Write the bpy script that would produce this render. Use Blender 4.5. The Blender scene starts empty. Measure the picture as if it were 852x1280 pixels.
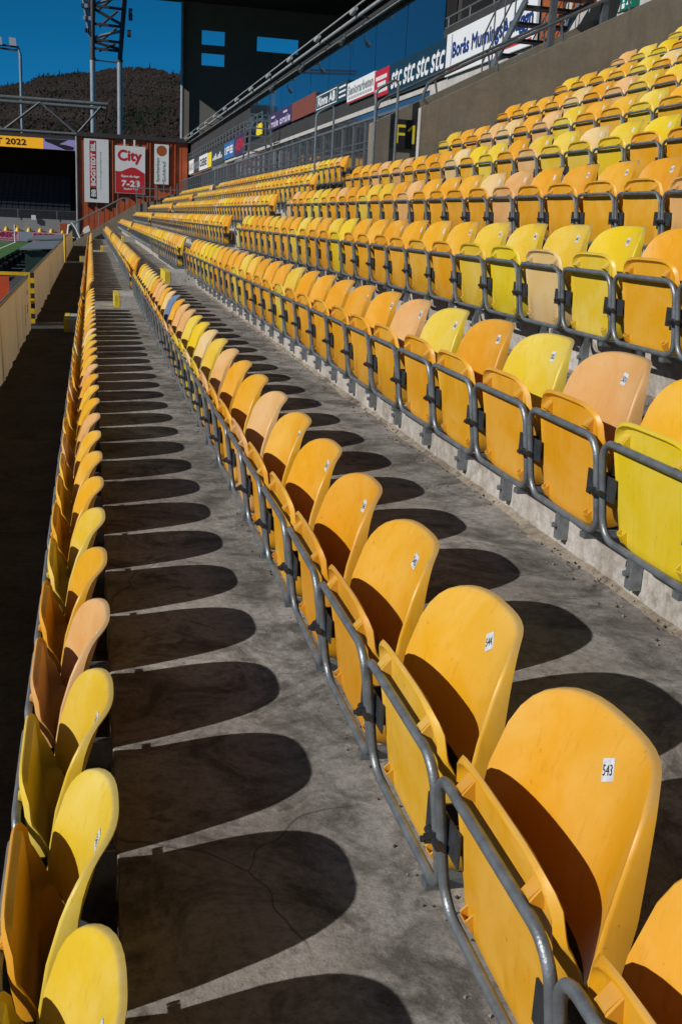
import bpy, bmesh, math, random
from math import sin, cos, pi, radians, sqrt
from mathutils import Vector, Matrix, noise as mnoise

random.seed(11)
SC = bpy.context.scene
COL = SC.collection

# ------------------------------------------------------------------ camera
YAW, PITCH, ROLL = 0.2354, 0.2643, 0.0511
H0 = 3.0                                   # camera height above the pitch level
fwd = Vector((sin(YAW) * cos(PITCH), cos(YAW) * cos(PITCH), -sin(PITCH)))
rgt = Vector((cos(YAW), -sin(YAW), 0.0))
upv = rgt.cross(fwd)
r2 = rgt * cos(ROLL) + upv * sin(ROLL)
u2 = upv * cos(ROLL) - rgt * sin(ROLL)
cam = bpy.data.cameras.new("camera")
cam.sensor_fit = 'VERTICAL'
cam.sensor_height = 36.0
cam.lens = 37.45
cam.clip_start = 0.05
cam.clip_end = 6000.0
cam_o = bpy.data.objects.new("camera", cam)
COL.objects.link(cam_o)
cam_o.matrix_world = Matrix(((r2.x, u2.x, -fwd.x, 0.0), (r2.y, u2.y, -fwd.y, 0.0),
                             (r2.z, u2.z, -fwd.z, H0), (0, 0, 0, 1)))
SC.camera = cam_o

# ------------------------------------------------------------------ light
SUN_DIR = Vector((0.811, 0.300, -0.503)).normalized()   # way the light travels
SUN_EL = math.asin(-SUN_DIR.z)
SUN_AZ = math.atan2(-SUN_DIR.x, -SUN_DIR.y)
W = bpy.data.worlds.new("World")
SC.world = W
W.use_nodes = True
wn = W.node_tree.nodes
wn.clear()
wo = wn.new('ShaderNodeOutputWorld')
wb = wn.new('ShaderNodeBackground')
ws = wn.new('ShaderNodeTexSky')
ws.sky_type = 'NISHITA'
ws.sun_disc = False
ws.sun_elevation = SUN_EL
ws.sun_rotation = SUN_AZ
ws.altitude = 8000.0
ws.air_density = 1.0
ws.dust_density = 0.0
ws.ozone_density = 10.0
wb.inputs['Strength'].default_value = 0.09
wh = wn.new('ShaderNodeHueSaturation')           # the whole sky a little deeper, as through a polariser
wh.inputs['Hue'].default_value = 0.475
wh.inputs['Saturation'].default_value = 1.1
wh.inputs['Value'].default_value = 1.0
W.node_tree.links.new(ws.outputs[0], wh.inputs['Color'])
W.node_tree.links.new(wh.outputs[0], wb.inputs[0])
W.node_tree.links.new(wb.outputs[0], wo.inputs[0])
sun = bpy.data.lights.new("sun", 'SUN')
sun.energy = 5.0
sun.angle = radians(0.53)
sun.color = (1.0, 0.955, 0.895)
sun_o = bpy.data.objects.new("sun", sun)
COL.objects.link(sun_o)
sun_o.rotation_euler = SUN_DIR.to_track_quat('-Z', 'Y').to_euler()
sun_o.location = (-30, -10, 30)
SC.view_settings.view_transform = 'Standard'
SC.view_settings.look = 'None'
SC.view_settings.exposure = -0.30
SC.view_settings.gamma = 1.0
SC.view_settings.use_curve_mapping = False
SC.cycles.max_bounces = 6
SC.cycles.diffuse_bounces = 2
SC.cycles.glossy_bounces = 3
SC.cycles.transmission_bounces = 4

# ------------------------------------------------------------------ materials
def mat(name):
    m = bpy.data.materials.new(name)
    m.use_nodes = True
    nt = m.node_tree
    return m, nt, nt.nodes['Principled BSDF']

def N(nt, kind, **kw):
    n = nt.nodes.new(kind)
    for k, v in kw.items():
        setattr(n, k, v)
    return n

def noise_node(nt, vec, scale, detail=4.0, rough=0.55, dist=0.0):
    n = N(nt, 'ShaderNodeTexNoise')
    n.inputs['Scale'].default_value = scale
    n.inputs['Detail'].default_value = detail
    n.inputs['Roughness'].default_value = rough
    n.inputs['Distortion'].default_value = dist
    if vec is not None:
        nt.links.new(vec, n.inputs['Vector'])
    return n.outputs['Fac']

def ramp(nt, fac, stops):
    r = N(nt, 'ShaderNodeValToRGB')
    el = r.color_ramp.elements
    el[0].position, el[0].color = stops[0][0], tuple(stops[0][1]) + (1,)
    el[1].position, el[1].color = stops[-1][0], tuple(stops[-1][1]) + (1,)
    for p, c in stops[1:-1]:
        e = el.new(p)
        e.color = tuple(c) + (1,)
    nt.links.new(fac, r.inputs[0])
    return r.outputs[0]

def mixc(nt, fac, a, b, mode='MIX'):
    m = N(nt, 'ShaderNodeMix', data_type='RGBA', blend_type=mode)
    for sock, v in ((m.inputs[0], fac), (m.inputs[6], a), (m.inputs[7], b)):
        if isinstance(v, (int, float)):
            sock.default_value = v
        elif isinstance(v, tuple):
            sock.default_value = v + (1,) if len(v) == 3 else v
        else:
            nt.links.new(v, sock)
    return m.outputs[2]

def bump(nt, b, height, strength, dist=0.01):
    n = N(nt, 'ShaderNodeBump')
    n.inputs['Strength'].default_value = strength
    n.inputs['Distance'].default_value = dist
    nt.links.new(height, n.inputs['Height'])
    nt.links.new(n.outputs[0], b.inputs['Normal'])

def objvec(nt, scale=(1, 1, 1), rnd=False):
    tc = N(nt, 'ShaderNodeTexCoord')
    mp = N(nt, 'ShaderNodeMapping')
    mp.inputs['Scale'].default_value = scale
    nt.links.new(tc.outputs['Object'], mp.inputs['Vector'])
    if rnd:
        oi = N(nt, 'ShaderNodeObjectInfo')
        mu = N(nt, 'ShaderNodeMath', operation='MULTIPLY')
        mu.inputs[1].default_value = 37.0
        nt.links.new(oi.outputs['Random'], mu.inputs[0])
        nt.links.new(mu.outputs[0], mp.inputs['Location'])
    return mp.outputs[0]

def geovec(nt, scale=(1, 1, 1)):
    g = N(nt, 'ShaderNodeNewGeometry')
    mp = N(nt, 'ShaderNodeMapping')
    mp.inputs['Scale'].default_value = scale
    nt.links.new(g.outputs['Position'], mp.inputs['Vector'])
    return mp.outputs[0]

def plain(name, col, rough=0.6, metal=0.0, var=0.12, scale=6.0, bmp=0.0, spec=0.5):
    m, nt, b = mat(name)
    v = geovec(nt)
    f = noise_node(nt, v, scale, 5.0, 0.6)
    a = tuple(c * (1 - var) for c in col)
    c2 = tuple(min(1, c * (1 + var)) for c in col)
    nt.links.new(ramp(nt, f, [(0.3, a), (0.7, c2)]), b.inputs['Base Color'])
    b.inputs['Roughness'].default_value = rough
    b.inputs['Metallic'].default_value = metal
    b.inputs['Specular IOR Level'].default_value = spec
    if bmp:
        bump(nt, b, noise_node(nt, v, scale * 8, 4.0), bmp)
    return m

def plastic(name, col, pale, dark):
    m, nt, b = mat(name)
    v = objvec(nt, rnd=True)
    oi = N(nt, 'ShaderNodeObjectInfo')
    big = noise_node(nt, v, 5.0, 5.0, 0.6, 0.6)
    c = mixc(nt, ramp(nt, big, [(0.40, (0, 0, 0)), (0.70, (0.75,) * 3)]), col, pale)
    hue = ramp(nt, oi.outputs['Random'], [(0.0, (0.90, 0.88, 0.85)), (0.5, (1, 1, 1)), (1.0, (0.98, 1.06, 1.1))])
    c = mixc(nt, 1.0, c, hue, 'MULTIPLY')
    fine = noise_node(nt, objvec(nt, (60, 60, 9), True), 1.0, 5.0, 0.65)
    c = mixc(nt, ramp(nt, fine, [(0.56, (0, 0, 0)), (0.80, (0.42,) * 3)]), c, dark)
    grime = noise_node(nt, v, 42.0, 3.0, 0.7)
    c = mixc(nt, ramp(nt, grime, [(0.66, (0, 0, 0)), (0.74, (0.6,) * 3)]), c, dark)
    # dust and wear lie on the edges and ledges that face up
    ge = N(nt, 'ShaderNodeNewGeometry')
    sx = N(nt, 'ShaderNodeSeparateXYZ')
    nt.links.new(ge.outputs['Normal'], sx.inputs[0])
    dusty = mixc(nt, 1.0, ramp(nt, sx.outputs['Z'], [(0.55, (0, 0, 0)), (0.9, (0.62,) * 3)]),
                 ramp(nt, noise_node(nt, v, 30.0, 4.0, 0.7), [(0.25, (0.45,) * 3), (0.7, (1, 1, 1))]), 'MULTIPLY')
    c = mixc(nt, dusty, c, (0.36, 0.29, 0.17))
    nt.links.new(c, b.inputs['Base Color'])
    rr = ramp(nt, big, [(0.3, (0.33,) * 3), (0.75, (0.52,) * 3)])
    nt.links.new(rr, b.inputs['Roughness'])
    b.inputs['Specular IOR Level'].default_value = 0.35
    bump(nt, b, noise_node(nt, v, 90.0, 3.0), 0.06, 0.002)
    return m

PL = {
    'orange': plastic('orange_plastic', (0.68, 0.305, 0.010), (0.72, 0.40, 0.075), (0.40, 0.15, 0.010)),
    'amber': plastic('amber_plastic', (0.68, 0.35, 0.014), (0.72, 0.45, 0.10), (0.42, 0.18, 0.012)),
    'yellow': plastic('yellow_plastic', (0.67, 0.445, 0.026), (0.70, 0.53, 0.14), (0.42, 0.25, 0.018)),
    'bright yellow': plastic('bright_yellow_plastic', (0.69, 0.475, 0.010), (0.71, 0.53, 0.07), (0.42, 0.26, 0.01)),
    'faded peach': plastic('peach_plastic', (0.65, 0.345, 0.115), (0.69, 0.45, 0.23), (0.42, 0.22, 0.08)),
    'pale cream': plastic('cream_plastic', (0.67, 0.46, 0.18), (0.69, 0.53, 0.31), (0.45, 0.30, 0.12)),
    'blue grey': plastic('blue_grey_plastic', (0.12, 0.19, 0.34), (0.20, 0.28, 0.42), (0.08, 0.12, 0.2)),
}

def concrete(name, a, bcol, dark, stain=0.5, bstr=0.35, streak=False, pit=0.6, grit=1.0, foot=False):
    m, nt, b = mat(name)
    v = geovec(nt)
    f1 = noise_node(nt, v, 1.3, 6.0, 0.62, 0.4)
    c = ramp(nt, f1, [(0.30, a), (0.68, bcol)])
    f2 = noise_node(nt, geovec(nt, (1, 1, 1)), 34.0, 6.0, 0.75)
    c = mixc(nt, 1.0, c, ramp(nt, f2, [(0.26, (1 - 0.5 * grit,) * 3), (0.5, (1,) * 3), (0.76, (1 + 0.36 * grit,) * 3)]), 'MULTIPLY')
    f3 = noise_node(nt, v, 3.4, 8.0, 0.74, 0.9)
    c = mixc(nt, ramp(nt, f3, [(0.48, (0, 0, 0)), (0.63, (stain,) * 3)]), c, dark)
    vo = N(nt, 'ShaderNodeTexVoronoi')
    vo.inputs['Scale'].default_value = 9.0
    vo.inputs['Randomness'].default_value = 1.0
    nt.links.new(mixv(nt, v, noise_col(nt, v, 20.0), 0.09), vo.inputs['Vector'])
    spot = ramp(nt, vo.outputs['Distance'], [(0.13, (pit,) * 3), (0.22, (0, 0, 0))])
    gate = ramp(nt, noise_node(nt, v, 2.7, 3.0), [(0.47, (0, 0, 0)), (0.55, (1, 1, 1))])
    spot = mixc(nt, 1.0, spot, gate, 'MULTIPLY')
    c = mixc(nt, spot, c, dark)
    pv = N(nt, 'ShaderNodeTexVoronoi')
    pv.inputs['Scale'].default_value = 55.0
    nt.links.new(v, pv.inputs['Vector'])
    pit_f = ramp(nt, pv.outputs['Distance'], [(0.08, (0.45,) * 3), (0.14, (0, 0, 0))])
    c = mixc(nt, pit_f, c, dark)
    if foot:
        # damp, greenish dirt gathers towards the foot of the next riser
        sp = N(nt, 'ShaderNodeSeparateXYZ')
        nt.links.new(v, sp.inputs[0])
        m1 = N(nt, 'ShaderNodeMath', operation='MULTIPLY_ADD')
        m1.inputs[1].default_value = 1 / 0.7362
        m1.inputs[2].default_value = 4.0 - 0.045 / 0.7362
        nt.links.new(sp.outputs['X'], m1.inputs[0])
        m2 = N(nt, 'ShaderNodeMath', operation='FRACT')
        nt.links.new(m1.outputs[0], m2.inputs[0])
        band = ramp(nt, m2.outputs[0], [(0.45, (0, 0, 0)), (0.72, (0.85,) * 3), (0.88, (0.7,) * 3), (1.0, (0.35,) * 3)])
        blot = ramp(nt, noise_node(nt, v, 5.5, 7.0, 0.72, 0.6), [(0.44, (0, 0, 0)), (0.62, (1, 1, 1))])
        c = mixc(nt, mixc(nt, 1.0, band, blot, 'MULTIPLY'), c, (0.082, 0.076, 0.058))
        # a few thin cracks
        cv = N(nt, 'ShaderNodeTexVoronoi', feature='DISTANCE_TO_EDGE')
        cv.inputs['Scale'].default_value = 0.9
        nt.links.new(mixv(nt, v, noise_col(nt, v, 3.0), 0.35), cv.inputs['Vector'])
        crack = ramp(nt, cv.outputs['Distance'], [(0.0, (0.8,) * 3), (0.0045, (0, 0, 0))])
        gate2 = ramp(nt, noise_node(nt, v, 1.1, 2.0), [(0.52, (0, 0, 0)), (0.56, (1, 1, 1))])
        c = mixc(nt, mixc(nt, 1.0, crack, gate2, 'MULTIPLY'), c, (0.05, 0.045, 0.04))
    if streak:
        f4 = noise_node(nt, geovec(nt, (3.2, 3.2, 0.35)), 2.4, 5.0, 0.6)
        c = mixc(nt, ramp(nt, f4, [(0.5, (0, 0, 0)), (0.75, (0.6,) * 3)]), c, dark)
    nt.links.new(c, b.inputs['Base Color'])
    b.inputs['Roughness'].default_value = 0.9
    b.inputs['Specular IOR Level'].default_value = 0.25
    bump(nt, b, noise_node(nt, v, 48.0, 8.0, 0.7), bstr, 0.006)
    return m

def noise_col(nt, vec, scale):
    n = N(nt, 'ShaderNodeTexNoise')
    n.inputs['Scale'].default_value = scale
    nt.links.new(vec, n.inputs['Vector'])
    return n.outputs['Color']

def mixv(nt, v, colr, amt):
    m = N(nt, 'ShaderNodeVectorMath', operation='MULTIPLY_ADD')
    nt.links.new(colr, m.inputs[0])
    m.inputs[1].default_value = (amt,) * 3
    nt.links.new(v, m.inputs[2])
    return m.outputs[0]

M_TREAD = concrete('tread_concrete', (0.20, 0.184, 0.166), (0.385, 0.360, 0.332), (0.065, 0.056, 0.048), 0.8, 0.7, foot=True)
M_WALK_SHADE = concrete('shaded_walkway_concrete', (0.040, 0.036, 0.033), (0.075, 0.069, 0.063), (0.022, 0.018, 0.016), 0.7, 0.5)  # tread concrete darkened: the front walkway's deep shade is put into its colour
M_RISER = concrete('riser_concrete', (0.36, 0.335, 0.30), (0.50, 0.475, 0.445), (0.20, 0.165, 0.13), 0.7, 0.4, True)
M_DIRT = concrete('sandy_dirt', (0.24, 0.20, 0.155), (0.36, 0.31, 0.25), (0.08, 0.06, 0.045), 0.8, 1.0)
M_WALL = concrete('wall_concrete', (0.19, 0.165, 0.125), (0.25, 0.22, 0.17), (0.13, 0.11, 0.085), 0.3, 0.12, True, 0.1, 0.35)
M_LIGHTC = concrete('light_concrete', (0.42, 0.41, 0.39), (0.52, 0.50, 0.48), (0.3, 0.28, 0.26), 0.4, 0.15, True, 0.1, 0.4)
M_STEP = concrete('step_concrete', (0.36, 0.345, 0.32), (0.47, 0.455, 0.43), (0.18, 0.16, 0.14), 0.5, 0.4)
M_GALV = plain('galvanised_steel', (0.22, 0.245, 0.265), 0.42, 0.55, 0.28, 26.0, 0.15)
M_GALV_D = plain('weathered_steel', (0.12, 0.13, 0.14), 0.5, 0.5, 0.25, 18.0, 0.1)
M_PAINTG = plain('grey_painted_steel', (0.36, 0.38, 0.40), 0.5, 0, 0.15, 6.0)
M_BRACKET = plain('bracket_steel', (0.055, 0.06, 0.066), 0.5, 0.5, 0.3, 30.0, 0.1)
M_BOLT = plain('bolt_steel', (0.09, 0.09, 0.095), 0.4, 0.8, 0.2, 40.0)
M_WHITE = plain('white_label', (0.56, 0.59, 0.62), 0.6, 0, 0.22, 140.0)
M_INK = plain('black_ink', (0.012, 0.012, 0.016), 0.6)
M_YPAINT = plain('worn_yellow_paint', (0.62, 0.47, 0.03), 0.7, 0, 0.25, 12.0, 0.2)
M_BLACK = plain('black_paint', (0.014, 0.014, 0.016), 0.6)
M_DARK = plain('dark_cladding', (0.035, 0.034, 0.034), 0.75, 0, 0.2, 1.0)
M_GABLE = plain('gable_cladding', (0.17, 0.16, 0.145), 0.8, 0, 0.08, 0.8)
M_SOFFIT = plain('roof_soffit', (0.03, 0.03, 0.032), 0.7, 0, 0.1, 1.0)
M_ORANGE_W = plain('orange_cladding', (0.42, 0.088, 0.028), 0.55, 0, 0.1, 1.5)
M_WHITE_B = plain('white_board', (0.74, 0.76, 0.78), 0.45, 0, 0.03, 2.0)
M_RED_B = plain('red_board', (0.46, 0.016, 0.03), 0.45, 0, 0.05, 2.0)
M_RED = plain('red_print', (0.52, 0.02, 0.03), 0.5)
M_NAVY_B = plain('navy_board', (0.010, 0.035, 0.055), 0.4, 0, 0.06, 2.0)
M_TEAL_B = plain('slate_board', (0.022, 0.05, 0.062), 0.4, 0, 0.06, 2.0)
M_BROWN_B = plain('brick_red_board', (0.20, 0.055, 0.034), 0.5, 0, 0.08, 2.0)
M_PURPLE_B = plain('purple_board', (0.05, 0.03, 0.09), 0.45, 0, 0.08, 2.0)
M_BLUE_B = plain('blue_board', (0.025, 0.15, 0.40), 0.45, 0, 0.08, 2.0)
M_BLUE_INK = plain('navy_ink', (0.012, 0.035, 0.17), 0.5)
M_GREY_INK = plain('grey_ink', (0.25, 0.26, 0.27), 0.5)
M_LILAC = plain('lilac_print', (0.55, 0.5, 0.68), 0.5)
M_PINK_B = plain('pink_board', (0.55, 0.33, 0.42), 0.5, 0, 0.05, 2.0)
M_CRIMSON = plain('crimson_ink', (0.30, 0.01, 0.06), 0.5)
M_GREYBLUE = plain('grey_blue_board', (0.27, 0.32, 0.42), 0.5, 0, 0.05, 2.0)
M_DUG = plain('dugout_roof', (0.20, 0.24, 0.28), 0.4, 0.2, 0.12, 2.0)
M_DKGREEN = plain('dark_green_panel', (0.015, 0.04, 0.028), 0.5, 0, 0.15, 2.0)
M_ORANGE_P = plain('orange_paint', (0.36, 0.09, 0.018), 0.5)
M_SIGN_Y = plain('sign_yellow', (0.82, 0.64, 0.03), 0.5)
M_YSTEEL = plain('yellow_steel', (0.66, 0.42, 0.015), 0.45, 0, 0.12, 8.0)
M_REDSIGN = plain('red_sign', (0.55, 0.075, 0.02), 0.5)
M_EXITG = plain('exit_green', (0.0, 0.16, 0.10), 0.4)
M_FARSEAT = plain('far_dark_seats', (0.022, 0.026, 0.038), 0.5, 0, 0.2, 1.0)
M_FARBLACK = plain('far_black', (0.016, 0.011, 0.009), 0.8)
M_FARWALL = plain('far_pale_wall', (0.26, 0.27, 0.29), 0.6, 0, 0.08, 0.8)
M_TRUSS = plain('truss_steel', (0.17, 0.19, 0.205), 0.45, 0.3, 0.15, 2.0)
M_MAST = plain('mast_steel', (0.27, 0.30, 0.32), 0.45, 0.3, 0.15, 2.0)
M_MASTD = plain('mast_dark_steel', (0.06, 0.05, 0.05), 0.6, 0.3, 0.2, 2.0)
M_LAMP = plain('lamp_glass', (0.45, 0.47, 0.5), 0.25, 0.3)
M_BARK = plain('bark', (0.05, 0.038, 0.03), 0.9)

def glass_mat(name, col, rough, met=0.0, spec=0.5):
    m, nt, b = mat(name)
    b.inputs['Base Color'].default_value = col + (1,)
    b.inputs['Roughness'].default_value = rough
    b.inputs['Metallic'].default_value = met
    b.inputs['Specular IOR Level'].default_value = spec
    v = geovec(nt)
    bump(nt, b, noise_node(nt, v, 0.5, 2.0), 0.05, 0.05)
    return m
M_BOXGLASS = glass_mat('blue_mirror_glass', (0.07, 0.21, 0.31), 0.03, 0.9)
M_LOWGLASS = glass_mat('concourse_glass', (0.22, 0.26, 0.30), 0.05, 0.85)

def fabric_mat():
    m, nt, b = mat('banner_fabric')
    v = geovec(nt, (1, 1, 0.15))
    f = noise_node(nt, v, 2.2, 5.0, 0.6)
    c = ramp(nt, f, [(0.3, (0.45, 0.33, 0.19)), (0.7, (0.58, 0.45, 0.28))])
    nt.links.new(c, b.inputs['Base Color'])
    b.inputs['Roughness'].default_value = 0.8
    tr = N(nt, 'ShaderNodeBsdfTranslucent')
    nt.links.new(c, tr.inputs['Color'])
    mx = N(nt, 'ShaderNodeMixShader')
    mx.inputs[0].default_value = 0.24
    out = [n for n in nt.nodes if n.type == 'OUTPUT_MATERIAL'][0]
    nt.links.new(b.outputs[0], mx.inputs[1])
    nt.links.new(tr.outputs[0], mx.inputs[2])
    nt.links.new(mx.outputs[0], out.inputs['Surface'])
    return m
M_FABRIC = fabric_mat()

def grass_mat():
    m, nt, b = mat('pitch_grass')
    v = geovec(nt)
    st = N(nt, 'ShaderNodeTexWave')
    st.bands_direction = 'Y'
    st.inputs['Scale'].default_value = 0.057
    nt.links.new(v, st.inputs['Vector'])
    c = mixc(nt, ramp(nt, st.outputs['Fac'], [(0.45, (0, 0, 0)), (0.55, (1, 1, 1))]), (0.030, 0.115, 0.018), (0.038, 0.145, 0.022))
    c = mixc(nt, 1.0, c, ramp(nt, noise_node(nt, v, 5.0, 6.0, 0.7), [(0.3, (0.75,) * 3), (0.7, (1.2,) * 3)]), 'MULTIPLY')
    nt.links.new(c, b.inputs['Base Color'])
    b.inputs['Roughness'].default_value = 0.9
    return m
M_GRASS = grass_mat()

def hill_mat(name, a, bc, scale):
    m, nt, b = mat(name)
    v = geovec(nt)
    c = ramp(nt, noise_node(nt, v, scale, 8.0, 0.7), [(0.32, a), (0.68, bc)])
    c = mixc(nt, 1.0, c, ramp(nt, noise_node(nt, v, scale * 12, 5.0, 0.7), [(0.3, (0.55,) * 3), (0.7, (1.3,) * 3)]), 'MULTIPLY')
    nt.links.new(c, b.inputs['Base Color'])
    b.inputs['Roughness'].default_value = 1.0
    b.inputs['Specular IOR Level'].default_value = 0.0
    return m
M_HILL = hill_mat('hill_ground', (0.020, 0.016, 0.014), (0.040, 0.032, 0.028), 0.02)
M_BARE = hill_mat('bare_twigs', (0.026, 0.021, 0.018), (0.046, 0.037, 0.033), 0.012)
M_CONIFER = hill_mat('conifer_needles', (0.010, 0.016, 0.010), (0.022, 0.032, 0.018), 0.2)
M_GROUND = plain('asphalt_ground', (0.05, 0.05, 0.052), 0.9, 0, 0.2, 0.6, 0.2)

def emit_mat(name, col, strength):
    m, nt, b = mat(name)
    b.inputs['Base Color'].default_value = col + (1,)
    b.inputs['Emission Color'].default_value = col + (1,)
    b.inputs['Emission Strength'].default_value = strength
    return m
M_LED = emit_mat('led_amber', (0.60, 0.29, 0.010), 0.9)
M_LED2 = emit_mat('led_lilac', (0.16, 0.14, 0.30), 0.9)
M_LEDK = plain('led_black', (0.02, 0.012, 0.004), 0.5)

# ------------------------------------------------------------------ mesh helpers
class MB:
    def __init__(s):
        s.v, s.f, s.mi = [], [], []
    def add(s, vs, fs, mi=0):
        o = len(s.v)
        s.v += [tuple(p) for p in vs]
        s.f += [tuple(i + o for i in f) for f in fs]
        s.mi += [mi] * len(fs)
        return s
    def box(s, x0, x1, y0, y1, z0, z1, mi=0):
        vs = [(x, y, z) for x in (x0, x1) for y in (y0, y1) for z in (z0, z1)]
        fs = [(0, 1, 3, 2), (4, 6, 7, 5), (0, 4, 5, 1), (2, 3, 7, 6), (0, 2, 6, 4), (1, 5, 7, 3)]
        return s.add(vs, fs, mi)
    def prism(s, pts, d, mi=0):
        """closed polygon (list of 3-D points) pushed along vector d"""
        n = len(pts)
        d = Vector(d)
        vs = [Vector(p) for p in pts] + [Vector(p) + d for p in pts]
        fs = [tuple(range(n))[::-1], tuple(range(n, 2 * n))]
        fs += [(i, (i + 1) % n, n + (i + 1) % n, n + i) for i in range(n)]
        return s.add(vs, fs, mi)
    def tube(s, path, r, seg=8, closed=False, mi=0, r2=None):
        P = [Vector(p) for p in path]
        n = len(P)
        vs, fs = [], []
        prev = None
        for i in range(n):
            if closed:
                t = (P[(i + 1) % n] - P[i - 1]).normalized()
            else:
                t = (P[min(i + 1, n - 1)] - P[max(i - 1, 0)]).normalized()
            if prev is None:
                a = Vector((0, 0, 1)) if abs(t.z) < 0.9 else Vector((1, 0, 0))
                nrm = (a - t * a.dot(t)).normalized()
            else:
                nrm = (prev - t * prev.dot(t)).normalized()
            prev = nrm
            bn = t.cross(nrm)
            rr = r if r2 is None else r + (r2 - r) * i / (n - 1)
            for k in range(seg):
                an = 2 * pi * k / seg
                vs.append(P[i] + nrm * (rr * cos(an)) + bn * (rr * sin(an)))
        m = n if closed else n - 1
        for i in range(m):
            for k in range(seg):
                a, b2 = i * seg + k, i * seg + (k + 1) % seg
                c, d = ((i + 1) % n) * seg + (k + 1) % seg, ((i + 1) % n) * seg + k
                fs.append((a, b2, c, d))
        if not closed:
            fs.append(tuple(range(seg))[::-1])
            fs.append(tuple(range((n - 1) * seg, n * seg)))
        return s.add(vs, fs, mi)
    def bar(s, a, b, w, h=None, mi=0):
        """square-section bar between two points"""
        a, b = Vector(a), Vector(b)
        h = w if h is None else h
        t = (b - a).normalized()
        up = Vector((0, 0, 1)) if abs(t.z) < 0.95 else Vector((0, 1, 0))
        sx = t.cross(up).normalized()
        sy = sx.cross(t)
        pts = [a + sx * (i * w / 2) + sy * (j * h / 2) for i, j in ((-1, -1), (1, -1), (1, 1), (-1, 1))]
        return s.prism(pts, b - a, mi)

def mesh_of(mb, name, mats, smooth=False):
    me = bpy.data.meshes.new(name)
    me.from_pydata(mb.v, [], mb.f)
    for m in (mats if isinstance(mats, (list, tuple)) else [mats]):
        me.materials.append(m)
    if any(mb.mi):
        me.polygons.foreach_set('material_index', mb.mi)
    bm = bmesh.new()
    bm.from_mesh(me)
    bmesh.ops.recalc_face_normals(bm, faces=bm.faces)
    if smooth:
        for f in bm.faces:
            f.smooth = True
        for e in bm.edges:
            if len(e.link_faces) == 2 and e.calc_face_angle(0) > radians(40):
                e.smooth = False
    bm.to_mesh(me)
    bm.free()
    me.update()
    return me

def tag(o, label=None, cat=None, group=None, kind=None):
    for k, v in (('label', label), ('category', cat), ('group', group), ('kind', kind)):
        if v:
            o[k] = v
    return o

def thing(name, loc, label, cat, group=None, rz=0.0):
    o = bpy.data.objects.new(name, None)
    o.empty_display_size = 0.1
    o.location = loc
    o.rotation_euler = (0, 0, rz)
    COL.objects.link(o)
    return tag(o, label, cat, group)

def put(name, me, parent=None, loc=(0, 0, 0)):
    o = bpy.data.objects.new(name, me)
    COL.objects.link(o)
    o.location = loc
    if parent is not None:
        o.parent = parent
    return o

def part(name, mb, mats, parent, smooth=False, label=None, kind=None):
    """mesh given in world coordinates, hung under its thing or part"""
    o = put(name, mesh_of(mb, name, mats, smooth), parent)
    if parent.type == 'EMPTY':
        o.location = -parent.location
    return tag(o, label, kind=kind)

def solo(name, mb, mats, label, cat, group=None, smooth=False):
    """a thing that is one mesh; its origin goes to its base"""
    me = mesh_of(mb, name, mats, smooth)
    xs = [v[0] for v in mb.v]; ys = [v[1] for v in mb.v]; zs = [v[2] for v in mb.v]
    c = Vector(((min(xs) + max(xs)) / 2, (min(ys) + max(ys)) / 2, min(zs)))
    me.transform(Matrix.Translation(-c))
    o = put(name, me, None, c)
    return tag(o, label, cat, group)

def struct(name, mb, mats, smooth=False, kind='structure'):
    return tag(put(name, mesh_of(mb, name, mats, smooth)), kind=kind)

_txt = {}
def text_mesh(string, depth=0.0):
    """flat lettering as a mesh, normalised to a unit box"""
    if string not in _txt:
        cu = bpy.data.curves.new('lettering', 'FONT')
        cu.body = string
        cu.resolution_u = 3
        o = bpy.data.objects.new('lettering', cu)
        COL.objects.link(o)
        bpy.context.view_layer.update()
        me = bpy.data.meshes.new_from_object(o.evaluated_get(bpy.context.evaluated_depsgraph_get()))
        bpy.data.objects.remove(o)
        bpy.data.curves.remove(cu)
        xs = [v.co.x for v in me.vertices]; ys = [v.co.y for v in me.vertices]
        x0, y0, w, h = min(xs), min(ys), max(xs) - min(xs), max(ys) - min(ys)
        vs = [((v.co.x - x0) / w, (v.co.y - y0) / h) for v in me.vertices]
        fs = [tuple(p.vertices) for p in me.polygons]
        bpy.data.meshes.remove(me)
        _txt[string] = (vs, fs)
    return _txt[string]

def letters(name, string, org, u, v, m, parent, bold=0.0):
    """lettering spanning org .. org+u .. org+v in world coordinates"""
    vs, fs = text_mesh(string)
    org, u, v = Vector(org), Vector(u), Vector(v)
    mb = MB()
    mb.add([org + u * a + v * b for a, b in vs], fs)
    if bold:
        nrm = u.cross(v).normalized()
        du, dv = u.normalized() * bold, v.normalized() * bold
        for k, (i, j) in enumerate(((1, 0), (-1, 0), (0, 1), (0, -1))):
            mb.add([org + u * a + v * b + du * i + dv * j + nrm * 0.0006 * (k + 1) for a, b in vs], fs)
    return part(name, mb, m, parent)

def rrect(y0, y1, z0, z1, r, n=5):
    """rounded rectangle in (y, z)"""
    pts = []
    for cy, cz, a0 in ((y1 - r, z1 - r, 0), (y0 + r, z1 - r, 90), (y0 + r, z0 + r, 180), (y1 - r, z0 + r, 270)):
        for i in range(n + 1):
            a = radians(a0 + 90 * i / n)
            pts.append((cy + r * cos(a), cz + r * sin(a)))
    return pts

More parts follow.
